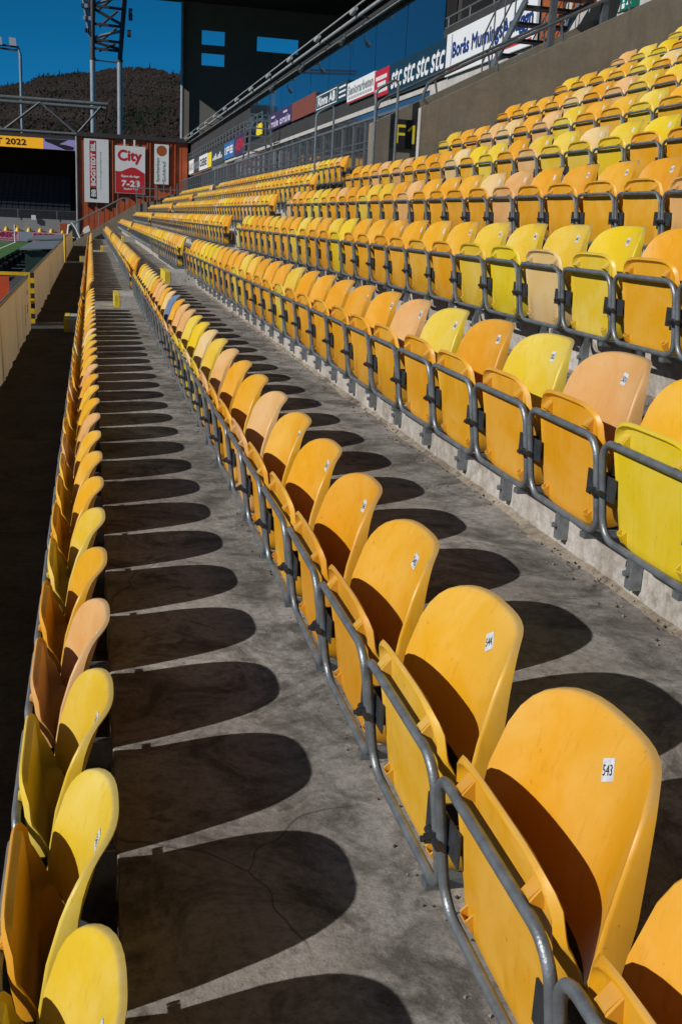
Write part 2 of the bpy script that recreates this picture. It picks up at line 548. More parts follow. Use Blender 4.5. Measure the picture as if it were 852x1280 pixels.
# ------------------------------------------------------------------ stand geometry
T, R = 0.7362, 0.372                        # row going and rise
X0, L0 = 0.0, H0 - 1.1315                   # row 0 backrest plane and number height
PHASE = [0.333, 0.305, 0.278, 0.274] + [0.29] * 8
NROW = 11
def XR(k): return X0 + k * T
def LZ(k): return L0 + k * R                # height of the seat numbers in row k
def FZ(k): return LZ(k) - 0.250             # walkway behind row k
RIS = 0.045                                 # riser face behind the number plane
YA0, YA1 = 16.35, 17.52                     # first aisle
YB0, YB1 = 39.45, 40.62                     # second aisle
YEND = 57.2
YW = 13.6                                   # vomitory wall
JOINTS = [-4.0, 5.94, 13.42, 20.9, 28.4, 35.9, 43.4, 50.9, YEND]

def row_y_end(k):
    return YEND if k <= 5 else YW

for k in range(-1, NROW):
    segs = [(a, b) for a, b in zip(JOINTS[:-1], JOINTS[1:])]
    for a, b in segs:
        if k >= 6 and a > YW - 0.5:
            continue
        if k >= 6:
            b = min(b, YW)
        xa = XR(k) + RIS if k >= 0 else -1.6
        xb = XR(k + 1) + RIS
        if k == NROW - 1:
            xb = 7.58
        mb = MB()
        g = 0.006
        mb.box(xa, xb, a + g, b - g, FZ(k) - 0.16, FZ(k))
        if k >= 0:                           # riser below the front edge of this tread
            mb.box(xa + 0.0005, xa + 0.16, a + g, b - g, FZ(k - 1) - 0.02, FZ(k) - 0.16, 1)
        struct('terrace_step', mb, [M_TREAD if k >= 0 else M_WALK_SHADE, M_RISER])
    # riser cladding proud of the slab: pale face of the step
    if k >= 0:
        for a, b in segs:
            if k >= 6 and a > YW - 0.5:
                continue
            b2 = min(b, row_y_end(k))
            mb = MB()
            mb.box(xa - 0.004, xa, a + 0.004, b2 - 0.004, FZ(k - 1) + 0.001, FZ(k) - 0.002)
            struct('riser_face', mb, M_RISER)
# closing base below the terrace
mb = MB()
mb.box(-1.6, 7.6, -4, YEND, -0.3, FZ(-1) - 0.162)
struct('terrace_base', mb, M_WALL)
rnd0 = random.Random(8)
# sandy dirt collected along the foot of the risers (low, uneven strip)
for k in range(0, 4):
    mb = MB()
    n = 340
    xr = XR(k + 1) + RIS - 0.0045
    rows = []
    for i in range(n + 1):
        y = 0.5 + 16 * i / n
        w = 0.018 + 0.055 * max(0, mnoise.noise((y * 1.7, k * 9.1, 0))) + 0.03 * abs(mnoise.noise((y * 9, k, 3)))
        h = 0.010 + 0.014 * abs(mnoise.noise((y * 6, k, 7)))
        rows.append([(xr, y, FZ(k) + h), (xr - w * 0.5, y, FZ(k) + h * 0.5), (xr - w, y, FZ(k) - 0.001)])
    vs = [p for r_ in rows for p in r_]
    fs = [(3 * i + j, 3 * i + j + 1, 3 * i + j + 4, 3 * i + j + 3) for i in range(n) for j in range(2)]
    mb.add(vs, fs)
    for i in range(420):
        y, q = rnd0.uniform(0.5, 12), rnd0.random() ** 1.6
        c = Vector((xr - 0.008 - 0.11 * q, y, FZ(k) + 0.006 * (1 - q)))
        a = rnd0.uniform(0.002, 0.006)
        mb.add([c + Vector((a * rnd0.uniform(.6, 1.4), 0, 0)), c + Vector((-a, a * .8, 0)), c + Vector((-a * .7, -a, 0)), c + Vector((0, 0, a * 1.3))], [(0, 1, 2), (0, 1, 3), (1, 2, 3), (2, 0, 3)], 1 if i % 3 else 0)
    struct('riser_dirt', mb, [M_DIRT, M_BARK], False, 'stuff')

# ------------------------------------------------------------------ seats
ZB = 0.622                                  # number height above the seat's base
def shell(front, us, vs, rimfun, thick, boundary):
    """grid front(u,v) -> point, rim rings pushed back from the boundary, solidified"""
    bm = bmesh.new()
    g = [[bm.verts.new(front(u, v)) for u in us] for v in vs]
    nu, nv = len(us), len(vs)
    for j in range(nv - 1):
        for i in range(nu - 1):
            bm.faces.new((g[j][i], g[j][i + 1], g[j + 1][i + 1], g[j + 1][i]))
    loop = boundary(nu, nv)
    prev = [g[j][i] for j, i in loop]
    closed = loop[0] == loop[-1]
    for ring in rimfun:
        cur = []
        for (j, i) in loop:
            cur.append(bm.verts.new(ring(us[i], vs[j], g[j][i].co)))
        if closed:
            bm.verts.remove(cur[-1]); cur[-1] = cur[0]
        for a in range(len(loop) - 1):
            bm.faces.new((prev[a], prev[a + 1], cur[a + 1], cur[a]))
        prev = cur
    bmesh.ops.recalc_face_normals(bm, faces=bm.faces)
    # make the front face -x
    c = sum((f.normal.x * f.calc_area() for f in bm.faces))
    if c > 0:
        bmesh.ops.reverse_faces(bm, faces=bm.faces)
    bmesh.ops.solidify(bm, geom=bm.faces[:], thickness=thick)
    for f in bm.faces:
        f.smooth = True
    for e in bm.edges:
        if len(e.link_faces) == 2 and e.calc_face_angle(0) > radians(50):
            e.smooth = False
    me = bpy.data.meshes.new('shell')
    bm.to_mesh(me)
    bm.free()
    return me

BW = 0.218
def back_top(u):
    return -0.110 + 0.172 * max(0.0, 1 - abs(u) ** 4.6) ** (1 / 3.9)
def back_pt(u, v):
    zb = -0.235
    z = zb + v * (back_top(u) - zb)
    w = BW * (1 - 0.46 * max(0.0, z + 0.10))
    x = -0.058 * abs(u) ** 2.6
    x += 0.30 * z if z > -0.10 else -0.03 + 0.16 * (z + 0.10)
    x += 0.8 * max(0, z - 0.04) ** 1.3
    return Vector((x, u * w, z + ZB))
def back_out(u, v):
    if v >= 0.999:
        d = Vector((0, u * 0.9, 1 - 0.55 * abs(u)))
    else:
        d = Vector((0, 1 if u > 0 else -1, 0))
    return d.normalized()
def back_ring(back, out):
    def f(u, v, co):
        low = min(1.0, max(0.0, (ZB + 0.05 - co.z) / 0.15))
        dep = back * (1 + 2.3 * low) if back > 0.008 else back
        return co + Vector((dep, 0, 0)) + back_out(u, v) * out
    return f
def bnd_open(nu, nv):
    return [(j, 0) for j in range(nv)] + [(nv - 1, i) for i in range(1, nu - 1)] + [(j, nu - 1) for j in range(nv - 1, -1, -1)]
def bnd_closed(nu, nv):
    return [(j, 0) for j in range(nv)] + [(nv - 1, i) for i in range(1, nu)] + [(j, nu - 1) for j in range(nv - 2, -1, -1)] + [(0, i) for i in range(nu - 2, -1, -1)]
def us_list(n):
    return [sin(pi / 2 * (-1 + 2 * i / (n - 1))) for i in range(n)]

def make_back(nu, nv, rings=3):
    us = us_list(nu)
    vs = [i / (nv - 1) for i in range(nv)]
    rf = [back_ring(0.003, 0.003), back_ring(0.007, 0.0045), back_ring(0.014, 0.005)]
    if rings == 1:
        rf = [back_ring(0.012, 0.004)]
    return shell(back_pt, us, vs, rf, 0.0045, bnd_open)

PT, PB = -0.058, -0.392                     # pan top and bottom
def pan_pt(u, v):
    ez = 0.085 * (1 - (max(0.0, 1 - abs(u) ** 5)) ** (1 / 2.3))
    zt, zb = PT - ez, PB + ez * 0.45
    z = zb + v * (zt - zb)
    w = 0.186 + 0.014 * v
    x = -0.153 + 0.030 * (1 - v) - 0.015 * min(1.0, max(0.0, (v - 0.955) / 0.03)) * (1 - abs(u) ** 10)
    return Vector((x, u * w, z + ZB))
def pan_out(u, v):
    d = Vector((0, 0, 0))
    if abs(u) > 0.999:
        d.y = 1 if u > 0 else -1
    if v > 0.999:
        d.z = 1; d.y += 0.5 * u ** 3
    if v < 0.001:
        d.z = -1; d.y += 0.5 * u ** 3
    return d.normalized() if d.length else d
def pan_ring(back, out, grow):
    def f(u, v, co):
        side = abs(u) ** 6
        top = max(0.0, (v - 0.98) / 0.02) * (1 - side)
        dep = back * (1 - 0.55 * top) + grow * side * max(0.0, 1 - v) ** 0.75
        return co + Vector((dep, 0, 0)) + pan_out(u, v) * (out * (1 - 0.7 * top))
    return f
def make_pan(nu, nv, rings=3):
    us = us_list(nu)
    vs = [0.0, 0.06, 0.2, 0.4, 0.6, 0.75, 0.85, 0.92, 0.955, 0.985, 1.0] if nv == 11 else [0.0, 0.45, 0.955, 0.985, 1.0]
    rf = [pan_ring(0.002, 0.004, 0.004), pan_ring(0.006, 0.010, 0.026), pan_ring(0.012, 0.017, 0.062)]
    if rings == 1:
        rf = [pan_ring(0.012, 0.014, 0.06)]
    return shell(pan_pt, us, vs, rf, 0.004, bnd_closed)

HX, HT, HB, HW = -0.172, -0.128, -0.396, 0.236
def hx(z):
    """the hoop leans: its foot sits farther back than its top"""
    return HX + 0.032 * (HT - z) / (HT - HB)
def make_hoop(seg, n):
    mb = MB()
    mb.tube([(hx(z), y, z + ZB) for y, z in rrect(-HW, HW, HB, HT, 0.058, n)], 0.0100, seg, True)
    return mesh_of(mb, 'hoop_frame', M_GALV, True)

def make_bracket():
    mb = MB()
    y0, x = -0.25, hx(-0.25)
    mb.box(x + 0.002, x + 0.006, y0 + 0.0245, y0 + 0.078, ZB - 0.290, ZB - 0.222)
    mb.box(x + 0.011, x + 0.015, y0 - 0.070, y0 + 0.062, ZB - 0.288, ZB - 0.224)
    for s in (-1, 1):
        mb.box(x + 0.014, x + 0.085, y0 + s * 0.036 - 0.0025, y0 + s * 0.036 + 0.0025, ZB - 0.284, ZB - 0.226)
    return mesh_of(mb, 'clamp_bracket', M_BRACKET)
def make_bolt():
    mb = MB()
    y0, z = -0.25, ZB - 0.268
    x = hx(-0.268)
    mb.tube([(x - 0.028, y0, z), (x - 0.012, y0, z)], 0.0105, 6)
    mb.tube([(x - 0.035, y0, z), (x - 0.028, y0, z)], 0.006, 8)
    mb.tube([(x - 0.012, y0 - 0.032, z), (x - 0.012, y0 + 0.030, z)], 0.0085, 8)
    return mesh_of(mb, 'bolt', M_BOLT)
def make_leg():
    mb = MB()
    y0, y1 = -0.185, -0.150
    mb.box(0.006, RIS - 0.005, y0, y1, ZB - 0.580, ZB - 0.395)
    mb.prism([(-0.150, y0 + 0.002, ZB - 0.424), (0.0058, y0 + 0.002, ZB - 0.424), (0.0058, y0 + 0.002, ZB - 0.396), (-0.150, y0 + 0.002, ZB - 0.408)], (0, 0.031, 0))
    mb.tube([(-0.010, y0 + 0.017, ZB - 0.532), (0.006, y0 + 0.017, ZB - 0.532)], 0.0095, 6)
    return mesh_of(mb, 'leg', M_GALV)
def make_hinge(s):
    mb = MB()
    y = s * 0.238
    mb.box(-0.050, 0.036, y - 0.0025, y + 0.0025, ZB - 0.372, ZB - 0.192)
    return mesh_of(mb, 'hinge_plate', M_GALV)
def make_hinge_bolt(s, x, z):
    mb = MB()
    y = s * 0.238
    mb.tube([(x, y - 0.005, ZB + z), (x, y + 0.010 * s, ZB + z)], 0.0075, 6)
    return mesh_of(mb, 'bolt', M_BOLT)
def make_crossbar():
    mb = MB()
    mb.box(0.000, 0.036, -0.235, 0.235, ZB - 0.395, ZB - 0.355)
    return mesh_of(mb, 'cross_bar', M_GALV_D)
def make_bumper(y, z, s):
    mb = MB()
    zz = z + ZB
    v = min(1.0, max(0.0, (z - PB) / (PT - PB)))
    xb, xa = pan_pt(y / 0.19, v).x + 0.0008, hx(z) + 0.004
    d = 0.020 * s
    # two thin fins joined by a sloping web, pointing at the hoop tube
    for q in (-0.016, 0.012):
        mb.prism([(xb, y + q, zz + d), (xb, y + q, zz - d), (xa, y + q, zz - d * 0.35)], (0, 0.004, 0))
    mb.prism([(xb, y - 0.012, zz + d), (xb, y - 0.012, zz + d * 0.6), (xa, y - 0.012, zz - d * 0.30), (xa, y - 0.012, zz - d * 0.1)], (0, 0.024, 0))
    return mb

back_hi, back_mid = make_back(23, 13), make_back(13, 7, 1)
pan_hi, pan_mid = make_pan(17, 11), make_pan(9, 5, 1)
hoop_hi, hoop_mid = make_hoop(10, 6), make_hoop(6, 3)
BR, BO, LG, CB = make_bracket(), make_bolt(), make_leg(), make_crossbar()
HG = {s_: make_hinge(s_) for s_ in (-1, 1)}
HBO = {(s_, i): make_hinge_bolt(s_, x, z) for s_ in (-1, 1) for i, (x, z) in enumerate(((-0.056, -0.135), (-0.030, -0.222), (-0.028, -0.272)))}
_mc = {}
def coloured(base, name, c):
    if (base.name, c) not in _mc:
        me = base.copy()
        me.name = name
        me.materials.clear()
        me.materials.append(PL[c])
        _mc[(base.name, c)] = me
    return _mc[(base.name, c)]
_bump = {}
def bumpers(c):
    if c not in _bump:
        out = []
        for y, z, s in ((-0.140, -0.108, 1), (0.140, -0.108, 1), (-0.150, -0.366, -1), (0.150, -0.366, -1)):
            out.append(mesh_of(make_bumper(y, z, s), 'bumper', PL[c]))
        _bump[c] = out
    return _bump[c]

LBW, LBH = 0.0145, 0.0175
def label_frame(rot):
    org = Vector((0.0, -0.022, ZB))
    up = Vector((0.30, 0, 1)).normalized()
    sd = Vector((0, -1, 0))
    org += up.cross(sd) * 0.0 + Vector((-0.0022, 0, 0))
    u = sd * cos(rot) + up * sin(rot)
    v = up * cos(rot) - sd * sin(rot)
    return org, u, v
_plates = {}
def plate_mesh(rot):
    key = round(rot, 1)
    if key not in _plates:
        o, u, v = label_frame(key)
        mb = MB()
        p = [o - u * LBW - v * LBH, o + u * LBW - v * LBH, o + u * LBW + v * LBH, o - u * LBW + v * LBH]
        mb.prism(p, (0.0012, 0, 0))
        _plates[key] = mesh_of(mb, 'number_label', M_WHITE)
    return key, _plates[key]
def digits_mesh(num, rot):
    vs, fs = text_mesh(str(num))
    o, u, v = label_frame(rot)
    o = o + Vector((-0.0009, 0, 0))
    mb = MB()
    mb.add([o + u * ((a - 0.5) * 0.024) + v * ((b - 0.5) * 0.0165) for a, b in vs], fs)
    return mesh_of(mb, 'number', M_INK)

ORD = ['', 'first', 'second', 'third', 'fourth', 'fifth', 'sixth', 'seventh', 'eighth', 'ninth', 'tenth', 'eleventh', 'twelfth',
       'thirteenth', 'fourteenth', 'fifteenth', 'sixteenth', 'seventeenth', 'eighteenth', 'nineteenth', 'twentieth',
       'twenty-first', 'twenty-second', 'twenty-third', 'twenty-fourth', 'twenty-fifth', 'twenty-sixth', 'twenty-seventh',
       'twenty-eighth', 'twenty-ninth', 'thirtieth', 'thirty-first', 'thirty-second', 'thirty-third', 'thirty-fourth',
       'thirty-fifth', 'thirty-sixth', 'thirty-seventh', 'thirty-eighth', 'thirty-ninth', 'fortieth', 'forty-first',
       'forty-second', 'forty-third', 'forty-fourth', 'forty-fifth']
ROWN = ['front row', 'second row', 'third row', 'fourth row', 'fifth row', 'sixth row', 'seventh row', 'eighth row',
        'ninth row', 'tenth row', 'top row']
O_, A_, Y_, B_, P_, C_, G_ = 'orange', 'amber', 'yellow', 'bright yellow', 'faded peach', 'pale cream', 'blue grey'
# colours read from the photograph, seat by seat; index 0 is the seat given in START
START = {0: -1, 1: -1, 2: -1, 3: -1, 4: 0, 5: 0}
SEEN = {
    0: [Y_, Y_, Y_, P_, A_, Y_, A_, A_, A_, P_, A_, A_, O_, P_, A_, O_, A_, Y_, C_, A_, P_, A_, A_, C_, Y_, A_, P_, Y_],
    1: [O_, O_, A_, O_, O_, O_, O_, P_, O_, O_, P_, Y_, C_, B_, Y_, P_, P_, O_, G_, C_, O_, P_, P_, O_, Y_, C_, Y_, Y_, P_, Y_],
    2: [A_, P_, Y_, O_, Y_, P_, O_, O_, O_, O_, O_, Y_, O_, O_, O_, A_, Y_, O_, O_, O_, O_, Y_, B_, B_, Y_, O_, A_, O_],
    3: [O_, B_, Y_, Y_, Y_, A_, A_, O_, O_, O_, O_, B_, Y_, O_, A_, Y_, O_, O_, A_, Y_, O_, O_, O_, B_, Y_, O_],
    4: [O_, O_, O_, O_, P_, C_, O_, O_, O_, P_, O_, Y_, Y_, O_, O_, P_, A_, Y_, Y_, O_, O_, P_],
    5: [B_, Y_, C_, Y_, Y_, O_, Y_, B_, C_, O_, O_, O_, P_, A_, P_, O_, A_],
}
PANS = {2: [B_, O_, O_, O_, O_, O_], 3: [O_, Y_, C_, B_, Y_, O_], 5: [O_, B_, Y_, Y_, P_]}
rnd = random.Random(5)
def pick(k):
    w = {0: (5, 4, 2, 0.5, 2, 1), 1: (5, 3, 2, 1, 2, 1)}.get(k, (5, 3, 3.2, 1.6, 1.3, 1.0))
    return rnd.choices([O_, A_, Y_, B_, P_, C_], w)[0]

def seat_y(k, n):
    # seat n of row k: nearest whole step from the row's first numbered seat
    base = {0: 1.815, 1: 1.302, 2: 2.778, 3: 4.274, 4: 5.308, 5: 6.735}.get(k)
    if base is None:
        base = 6.79
    return base + 0.010 + 0.5 * n

def project(p):
    d = Vector(p) - Vector((0, 0, H0))
    z = d.dot(fwd)
    if z < 0.05:
        return None
    f = 37.45 / 36.0 * 1280
    return 426 + f * d.dot(r2) / z, 640 - f * d.dot(u2) / z

allseats = []
for k in range(NROW):
    blocks = [(-3.0, YA0 if k < 5 else (15.5 if k == 5 else YW - 0.02), 0)]
    if k <= 6:
        blocks.append((YA1 if k < 6 else 18.6, YB0, 1))
        blocks.append((YB1, YEND - (0.2 if k < 6 else 1.5), 2))
    for y0, y1, bi in blocks:
        ns = [n for n in range(-40, 130) if seat_y(k, n) - 0.25 >= y0 - 0.02 and seat_y(k, n) + 0.25 <= y1 + 0.02]
        for n in ns:
            y = seat_y(k, n)
            c = (XR(k), y, LZ(k))
            pr = [project((XR(k) + dx, y + dy, LZ(k) + dz)) for dx in (-0.2, 0.05) for dy in (-0.25, 0.25) for dz in (-0.5, 0.08)]
            if any(p is None for p in pr):
                if not (y > 0.2 and k <= 1):
                    continue
                vis = False
            else:
                xs = [p[0] for p in pr]; ys = [p[1] for p in pr]
                vis = max(xs) > 0 and min(xs) < 852 and max(ys) > 0 and min(ys) < 1280
            margin = vis or (k <= 3 and y > 0.4 and seat_y(k, n + 2) > 0)
            if not vis:
                # keep the two seats just outside the frame, their shadows fall into it
                nxt = [project((XR(k), seat_y(k, n + m), LZ(k) + 0.05)) for m in ((1, 2, 3, 4) if 1 <= k <= 3 else (1, 2))]
                if not any(p and -10 < p[0] < 862 and -10 < p[1] < 1290 for p in nxt):
                    continue
            d = (Vector(c) - Vector((0, 0, H0))).length
            if bi == 0:
                idx = max(ns) - n + 1
            else:
                idx = n - min(ns) + 1
            s0 = START.get(k)
            col = None
            if s0 is not None and 0 <= n - s0 < len(SEEN[k]):
                col = SEEN[k][n - s0]
            if col is None:
                col = pick(k)
            pan = col if rnd.random() < 0.8 else O_
            if k in PANS and 0 <= n - START[k] < len(PANS[k]):
                pan = PANS[k][n - START[k]]
            if col == G_:
                pan = O_
            allseats.append((d, k, n, y, bi, idx, col, pan, bool(vis)))
allseats.sort()
shown = [a for a in allseats if a[8]]
solos = [a[:8] for a in shown[:300]] + [a[:8] for a in allseats if not a[8] and a[0] < 12]
rest = [a[:8] for a in shown[300:]]

CN = {'amber': 'golden orange'}
for d, k, n, y, bi, idx, col, pan in solos:
    cn = CN.get(col, col)
    pn = CN.get(pan, pan)
    if bi == 0:
        where = 'before the aisle' if k <= 5 else 'from the concrete wall'
    elif bi == 1:
        where = 'beyond the first aisle' if k < 6 else 'beyond the vomitory'
    else:
        where = 'beyond the second aisle'
    what = 'tip-up seat' if cn == pn else 'seat with %s pan' % pn
    if k == 1 and 0 <= n <= 3:
        lab = '%s tip-up seat numbered %d in the second row, %s %s' % (cn, 543 + n, ORD[idx], where)
    else:
        lab = '%s %s in the %s, %s %s' % (cn, what, ROWN[k], ORD[idx], where)
    t = thing('stadium_seat', (XR(k), y, LZ(k) - ZB), lab, 'seat', 'tip-up seats in rows on the concrete terrace')
    t.rotation_euler.z = rnd.gauss(0, 0.006)
    hi = d < 5.0
    put('backrest', coloured(back_hi if hi else back_mid, 'backrest', col), t)
    p = put('seat_pan', coloured(pan_hi if hi else pan_mid, 'seat_pan', pan), t)
    tilt = max(-0.05, min(0.05, rnd.gauss(0.0, 0.018)))
    pv = Vector((-0.08, 0, ZB - 0.34))
    p.rotation_euler.y = tilt
    p.location = pv - Matrix.Rotation(tilt, 3, 'Y') @ pv
    put('hoop_frame', hoop_hi if hi else hoop_mid, t)
    b = put('clamp_bracket', BR, t)
    put('leg', LG, t)
    if d < 9.5:
        put('bolt', BO, b)
        for m in bumpers(pan):
            put('bumper', m, p)
        put('cross_bar', CB, t)
        for s_ in (-1, 1):
            hp = put('hinge_plate', HG[s_], t)
            if d < 5:
                for i in range(3):
                    put('bolt', HBO[(s_, i)], hp)
    if d < 14:
        rot = rnd.uniform(-0.25, 0.25)
        if k == 1 and n == 0:
            rot = 0.5
        if k == 1 and n == 1:
            rot = 0.6
        key, pm = plate_mesh(rot)
        lb = put('number_label', pm, t)
        if d < 7:
            num = {0: 586, 1: 543, 2: 501, 3: 459, 4: 417, 5: 375}.get(k, 333) + n
            put('number', digits_mesh(num, key), lb)

# the seats farther off, one mass
mb = MB()
cols = list(PL.keys())
def add_mesh(mb, vs, fs, off, mi):
    o = len(mb.v)
    mb.v += [(v[0] + off[0], v[1] + off[1], v[2] + off[2]) for v in vs]
    mb.f += [tuple(i + o for i in f) for f in fs]
    mb.mi += [mi] * len(fs)
lo_back, lo_pan, lo_hoop = make_back(9, 4, 1), make_pan(5, 5, 1), make_hoop(4, 1)
def mdata(me):
    return [tuple(v.co) for v in me.vertices], [tuple(p.vertices) for p in me.polygons]
LB, LP, LH, LBR = mdata(lo_back), mdata(lo_pan), mdata(lo_hoop), mdata(BR)
for d, k, n, y, bi, idx, col, pan in rest:
    off = (XR(k), y, LZ(k) - ZB)
    add_mesh(mb, *LB, off, cols.index(col))
    add_mesh(mb, *LP, off, cols.index(pan))
    add_mesh(mb, *LH, off, len(cols))
    add_mesh(mb, *LBR, off, len(cols) + 1)
me = bpy.data.meshes.new('distant_seats')
me.from_pydata(mb.v, [], mb.f)
for c in cols:
    me.materials.append(PL[c])
me.materials.append(M_GALV)
me.materials.append(M_BRACKET)
me.polygons.foreach_set('material_index', mb.mi)
me.polygons.foreach_set('use_smooth', [True] * len(mb.f))
o = tag(put('distant_seats', me), 'rows of small yellow and orange seats receding to the far end wall', 'seats', kind='stuff')

# ------------------------------------------------------------------ aisle steps
AN = ['first', 'second']
for ai, (ya, yb) in enumerate(((YA0, YA1), (YB0, YB1))):
    for k in range(-1, 5):
        xr = XR(k + 1) + RIS - 0.005
        x0 = xr - 0.46
        z0, z1 = FZ(k) + 0.002, FZ(k) + R / 2
        t = thing('aisle_step', (xr - 0.17, (ya + yb) / 2, FZ(k)),
                  'concrete block step with yellow nosing in the %s aisle below the %s' % (AN[ai], ROWN[k + 1]), 'step', 'concrete aisle steps')
        m1 = MB(); m1.box(x0 + 0.012, xr, ya + 0.03, yb - 0.03, z0, z1 - 0.004)
        part('block', m1, M_STEP, t)
        m2 = MB()
        m2.box(x0 + 0.009, x0 + 0.012, ya + 0.027, yb - 0.027, z0 + 0.002, z1)
        m2.box(x0 + 0.012, x0 + 0.085, ya + 0.027, yb - 0.027, z1 - 0.004, z1)
        m2.box(x0 + 0.012, x0 + 0.085, ya + 0.027, ya + 0.030, z0 + 0.002, z1 - 0.004)
        part('nosing', m2, M_YPAINT, t)
        m3 = MB(); m3.tube([(xr - 0.10, ya + 0.0296, z0 + 0.09), (xr - 0.10, ya + 0.034, z0 + 0.09)], 0.011, 8)
        part('lifting_hole', m3, M_BLACK, t)

# ------------------------------------------------------------------ vomitory
ZC = 0.86 + H0                              # concourse level
def wtop(x, a=1.44, xa=4.02): return H0 + a + 0.505 * (x - xa)
t = thing('vomitory_wall', (5.7, YW, LZ(5)), 'sloping bare concrete wall ending the upper seat rows, nearer of the two', 'wall', 'vomitory side walls')
mb = MB()
mb.prism([(4.03, YW, H0 + 0.2), (7.54, YW, H0 + 0.2), (7.54, YW, wtop(7.54)), (4.03, YW, wtop(4.03))], (0, 0.10, 0))
part('wall_panel', mb, M_WALL, t)
mb = MB()
mb.prism([(4.02, YW - 0.003, H0 + 0.2), (4.0295, YW - 0.003, H0 + 0.2), (4.0295, YW - 0.003, wtop(4.0295) + 0.002), (4.02, YW - 0.003, wtop(4.02) + 0.002)], (0, 0.106, 0))
part('sunlit_wall_end', mb, M_LIGHTC, t)  # paler than the panel: the end's sunlit brightness is put into its colour
t = thing('vomitory_wall', (5.7, 16.3, LZ(5)), 'sloping grey concrete wall carrying the F1 sign, farther of the two', 'wall', 'vomitory side walls')
mb = MB()
mb.prism([(4.10, 16.3, H0 + 0.2), (7.47, 16.3, H0 + 0.2), (7.47, 16.3, wtop(7.47, 1.47, 4.10)), (4.10, 16.3, wtop(4.10, 1.47, 4.10))], (0, 0.25, 0))
part('wall_panel', mb, M_WALL, t)
t = thing('section_sign', (4.6, 16.27, H0 + 1.13), 'black square sign with yellow F1 on the concrete vomitory wall', 'sign')
mb = MB(); mb.box(4.39, 4.81, 16.265, 16.297, H0 + 1.13, H0 + 1.54)
part('panel', mb, M_BLACK, t)
mb = MB()
zf = H0 + 1.20
mb.box(4.445, 4.483, 16.262, 16.266, zf, zf + 0.265)
mb.box(4.4835, 4.60, 16.262, 16.266, zf + 0.227, zf + 0.265)
mb.box(4.4835, 4.585, 16.262, 16.266, zf + 0.112, zf + 0.150)
mb.box(4.700, 4.738, 16.262, 16.266, zf, zf + 0.265)
mb.prism([(4.6995, 16.262, zf + 0.265), (4.6995, 16.262, zf + 0.215), (4.635, 16.262, zf + 0.165), (4.620, 16.262, zf + 0.195)], (0, 0.004, 0))
part('lettering', mb, M_SIGN_Y, t)

def rail(name, y, xa, xb, a, xr, label, rise):
    t = thing(name, ((xa + xb) / 2, y, wtop(xa, a, xr)), label, 'handrail', 'handrails on the vomitory walls')
    mb = MB()
    path = [(xa + 0.06, y, wtop(xa + 0.06, a, xr) + 0.0), (xa + 0.0, y, wtop(xa, a, xr) + 0.08), (xa, y, wtop(xa, a, xr) + 0.16)]
    path += [(xa + 0.05, y, wtop(xa + 0.05, a, xr) + rise - 0.02), (xa + 0.16, y, wtop(xa + 0.16, a, xr) + rise), (xb, y, wtop(xb, a, xr) + rise)]
    mb.tube(path, 0.021, 8)
    part('rail', mb, M_GALV_D, t, True)
    for q in (0.27, 0.52, 0.78):
        x = xa + (xb - xa) * q
        mb = MB()
        mb.tube([(x, y, wtop(x, a, xr) + rise), (x + 0.02, y, wtop(x, a, xr) + rise - 0.1), (x + 0.05, y, wtop(x + 0.05, a, xr) - 0.005)], 0.016, 8)
        part('post', mb, M_GALV_D, t, True)
rail('handrail', YW + 0.05, 4.06, 7.4, 1.44, 4.02, 'grey tube handrail curving down onto the nearer vomitory wall', 0.27)
rail('handrail', 16.42, 4.16, 7.4, 1.47, 4.10, 'grey tube handrail on the vomitory wall with the F1 sign', 0.27)

for y, lab in ((16.18, 'tall bent tube barrier standing in front of the F1 sign'), (20.6, 'tall bent tube barrier beside the far block in front of fence')):
    za = 1.93 if y < 18 else 1.96
    mb = MB()
    pts = [(4.09, y, H0 + 0.62), (4.09, y, H0 + za - 0.07), (4.115, y, H0 + za - 0.015), (4.16, y, H0 + za + 0.02), (4.36, y, H0 + za + 0.135), (4.40, y, H0 + za + 0.12), (4.42, y, H0 + za + 0.06), (4.42, y, H0 + 0.62)]
    mb.tube(pts, 0.021, 8)
    solo('barrier_rail', mb, M_GALV, lab, 'barrier', 'bent tube barriers', True)

# ------------------------------------------------------------------ concourse fence
mb = MB(); mb.box(4.56, 7.5, 16.56, YEND + 40, H0 + 0.6, ZC)
struct('concourse_floor', mb, M_TREAD)
mb = MB(); mb.box(4.1, 7.5, YW + 0.105, 16.295, H0 + 0.1, H0 + 0.45)
struct('vomitory_floor', mb, M_TREAD)
t = thing('fence', (4.75, 38, ZC), 'grey steel fence of uprights along the back of the seats', 'fence')
y = 16.7
while y < 60:
    mb = MB(); mb.box(4.735, 4.765, y - 0.022, y + 0.022, ZC, H0 + 1.76)
    part('post', mb, M_GALV, t)
    y += 0.9
mb = MB(); mb.box(4.725, 4.775, 16.6, 60.4, H0 + 1.762, H0 + 1.80)
part('top_rail', mb, M_GALV, t)
for z in (1.0, 1.40):
    mb = MB(); mb.box(4.738, 4.762, 16.62, 60.4, H0 + z, H0 + z + 0.025)
    part('mid_rail', mb, M_GALV_D, t)
mb = MB()
yy = 16.8
while yy < 60:
    mb.tube([(4.75, yy, ZC + 0.05), (4.75, yy, H0 + 1.76)], 0.006, 5)
    yy += 0.30
part('infill_bars', mb, M_GALV_D, t, kind='stuff')

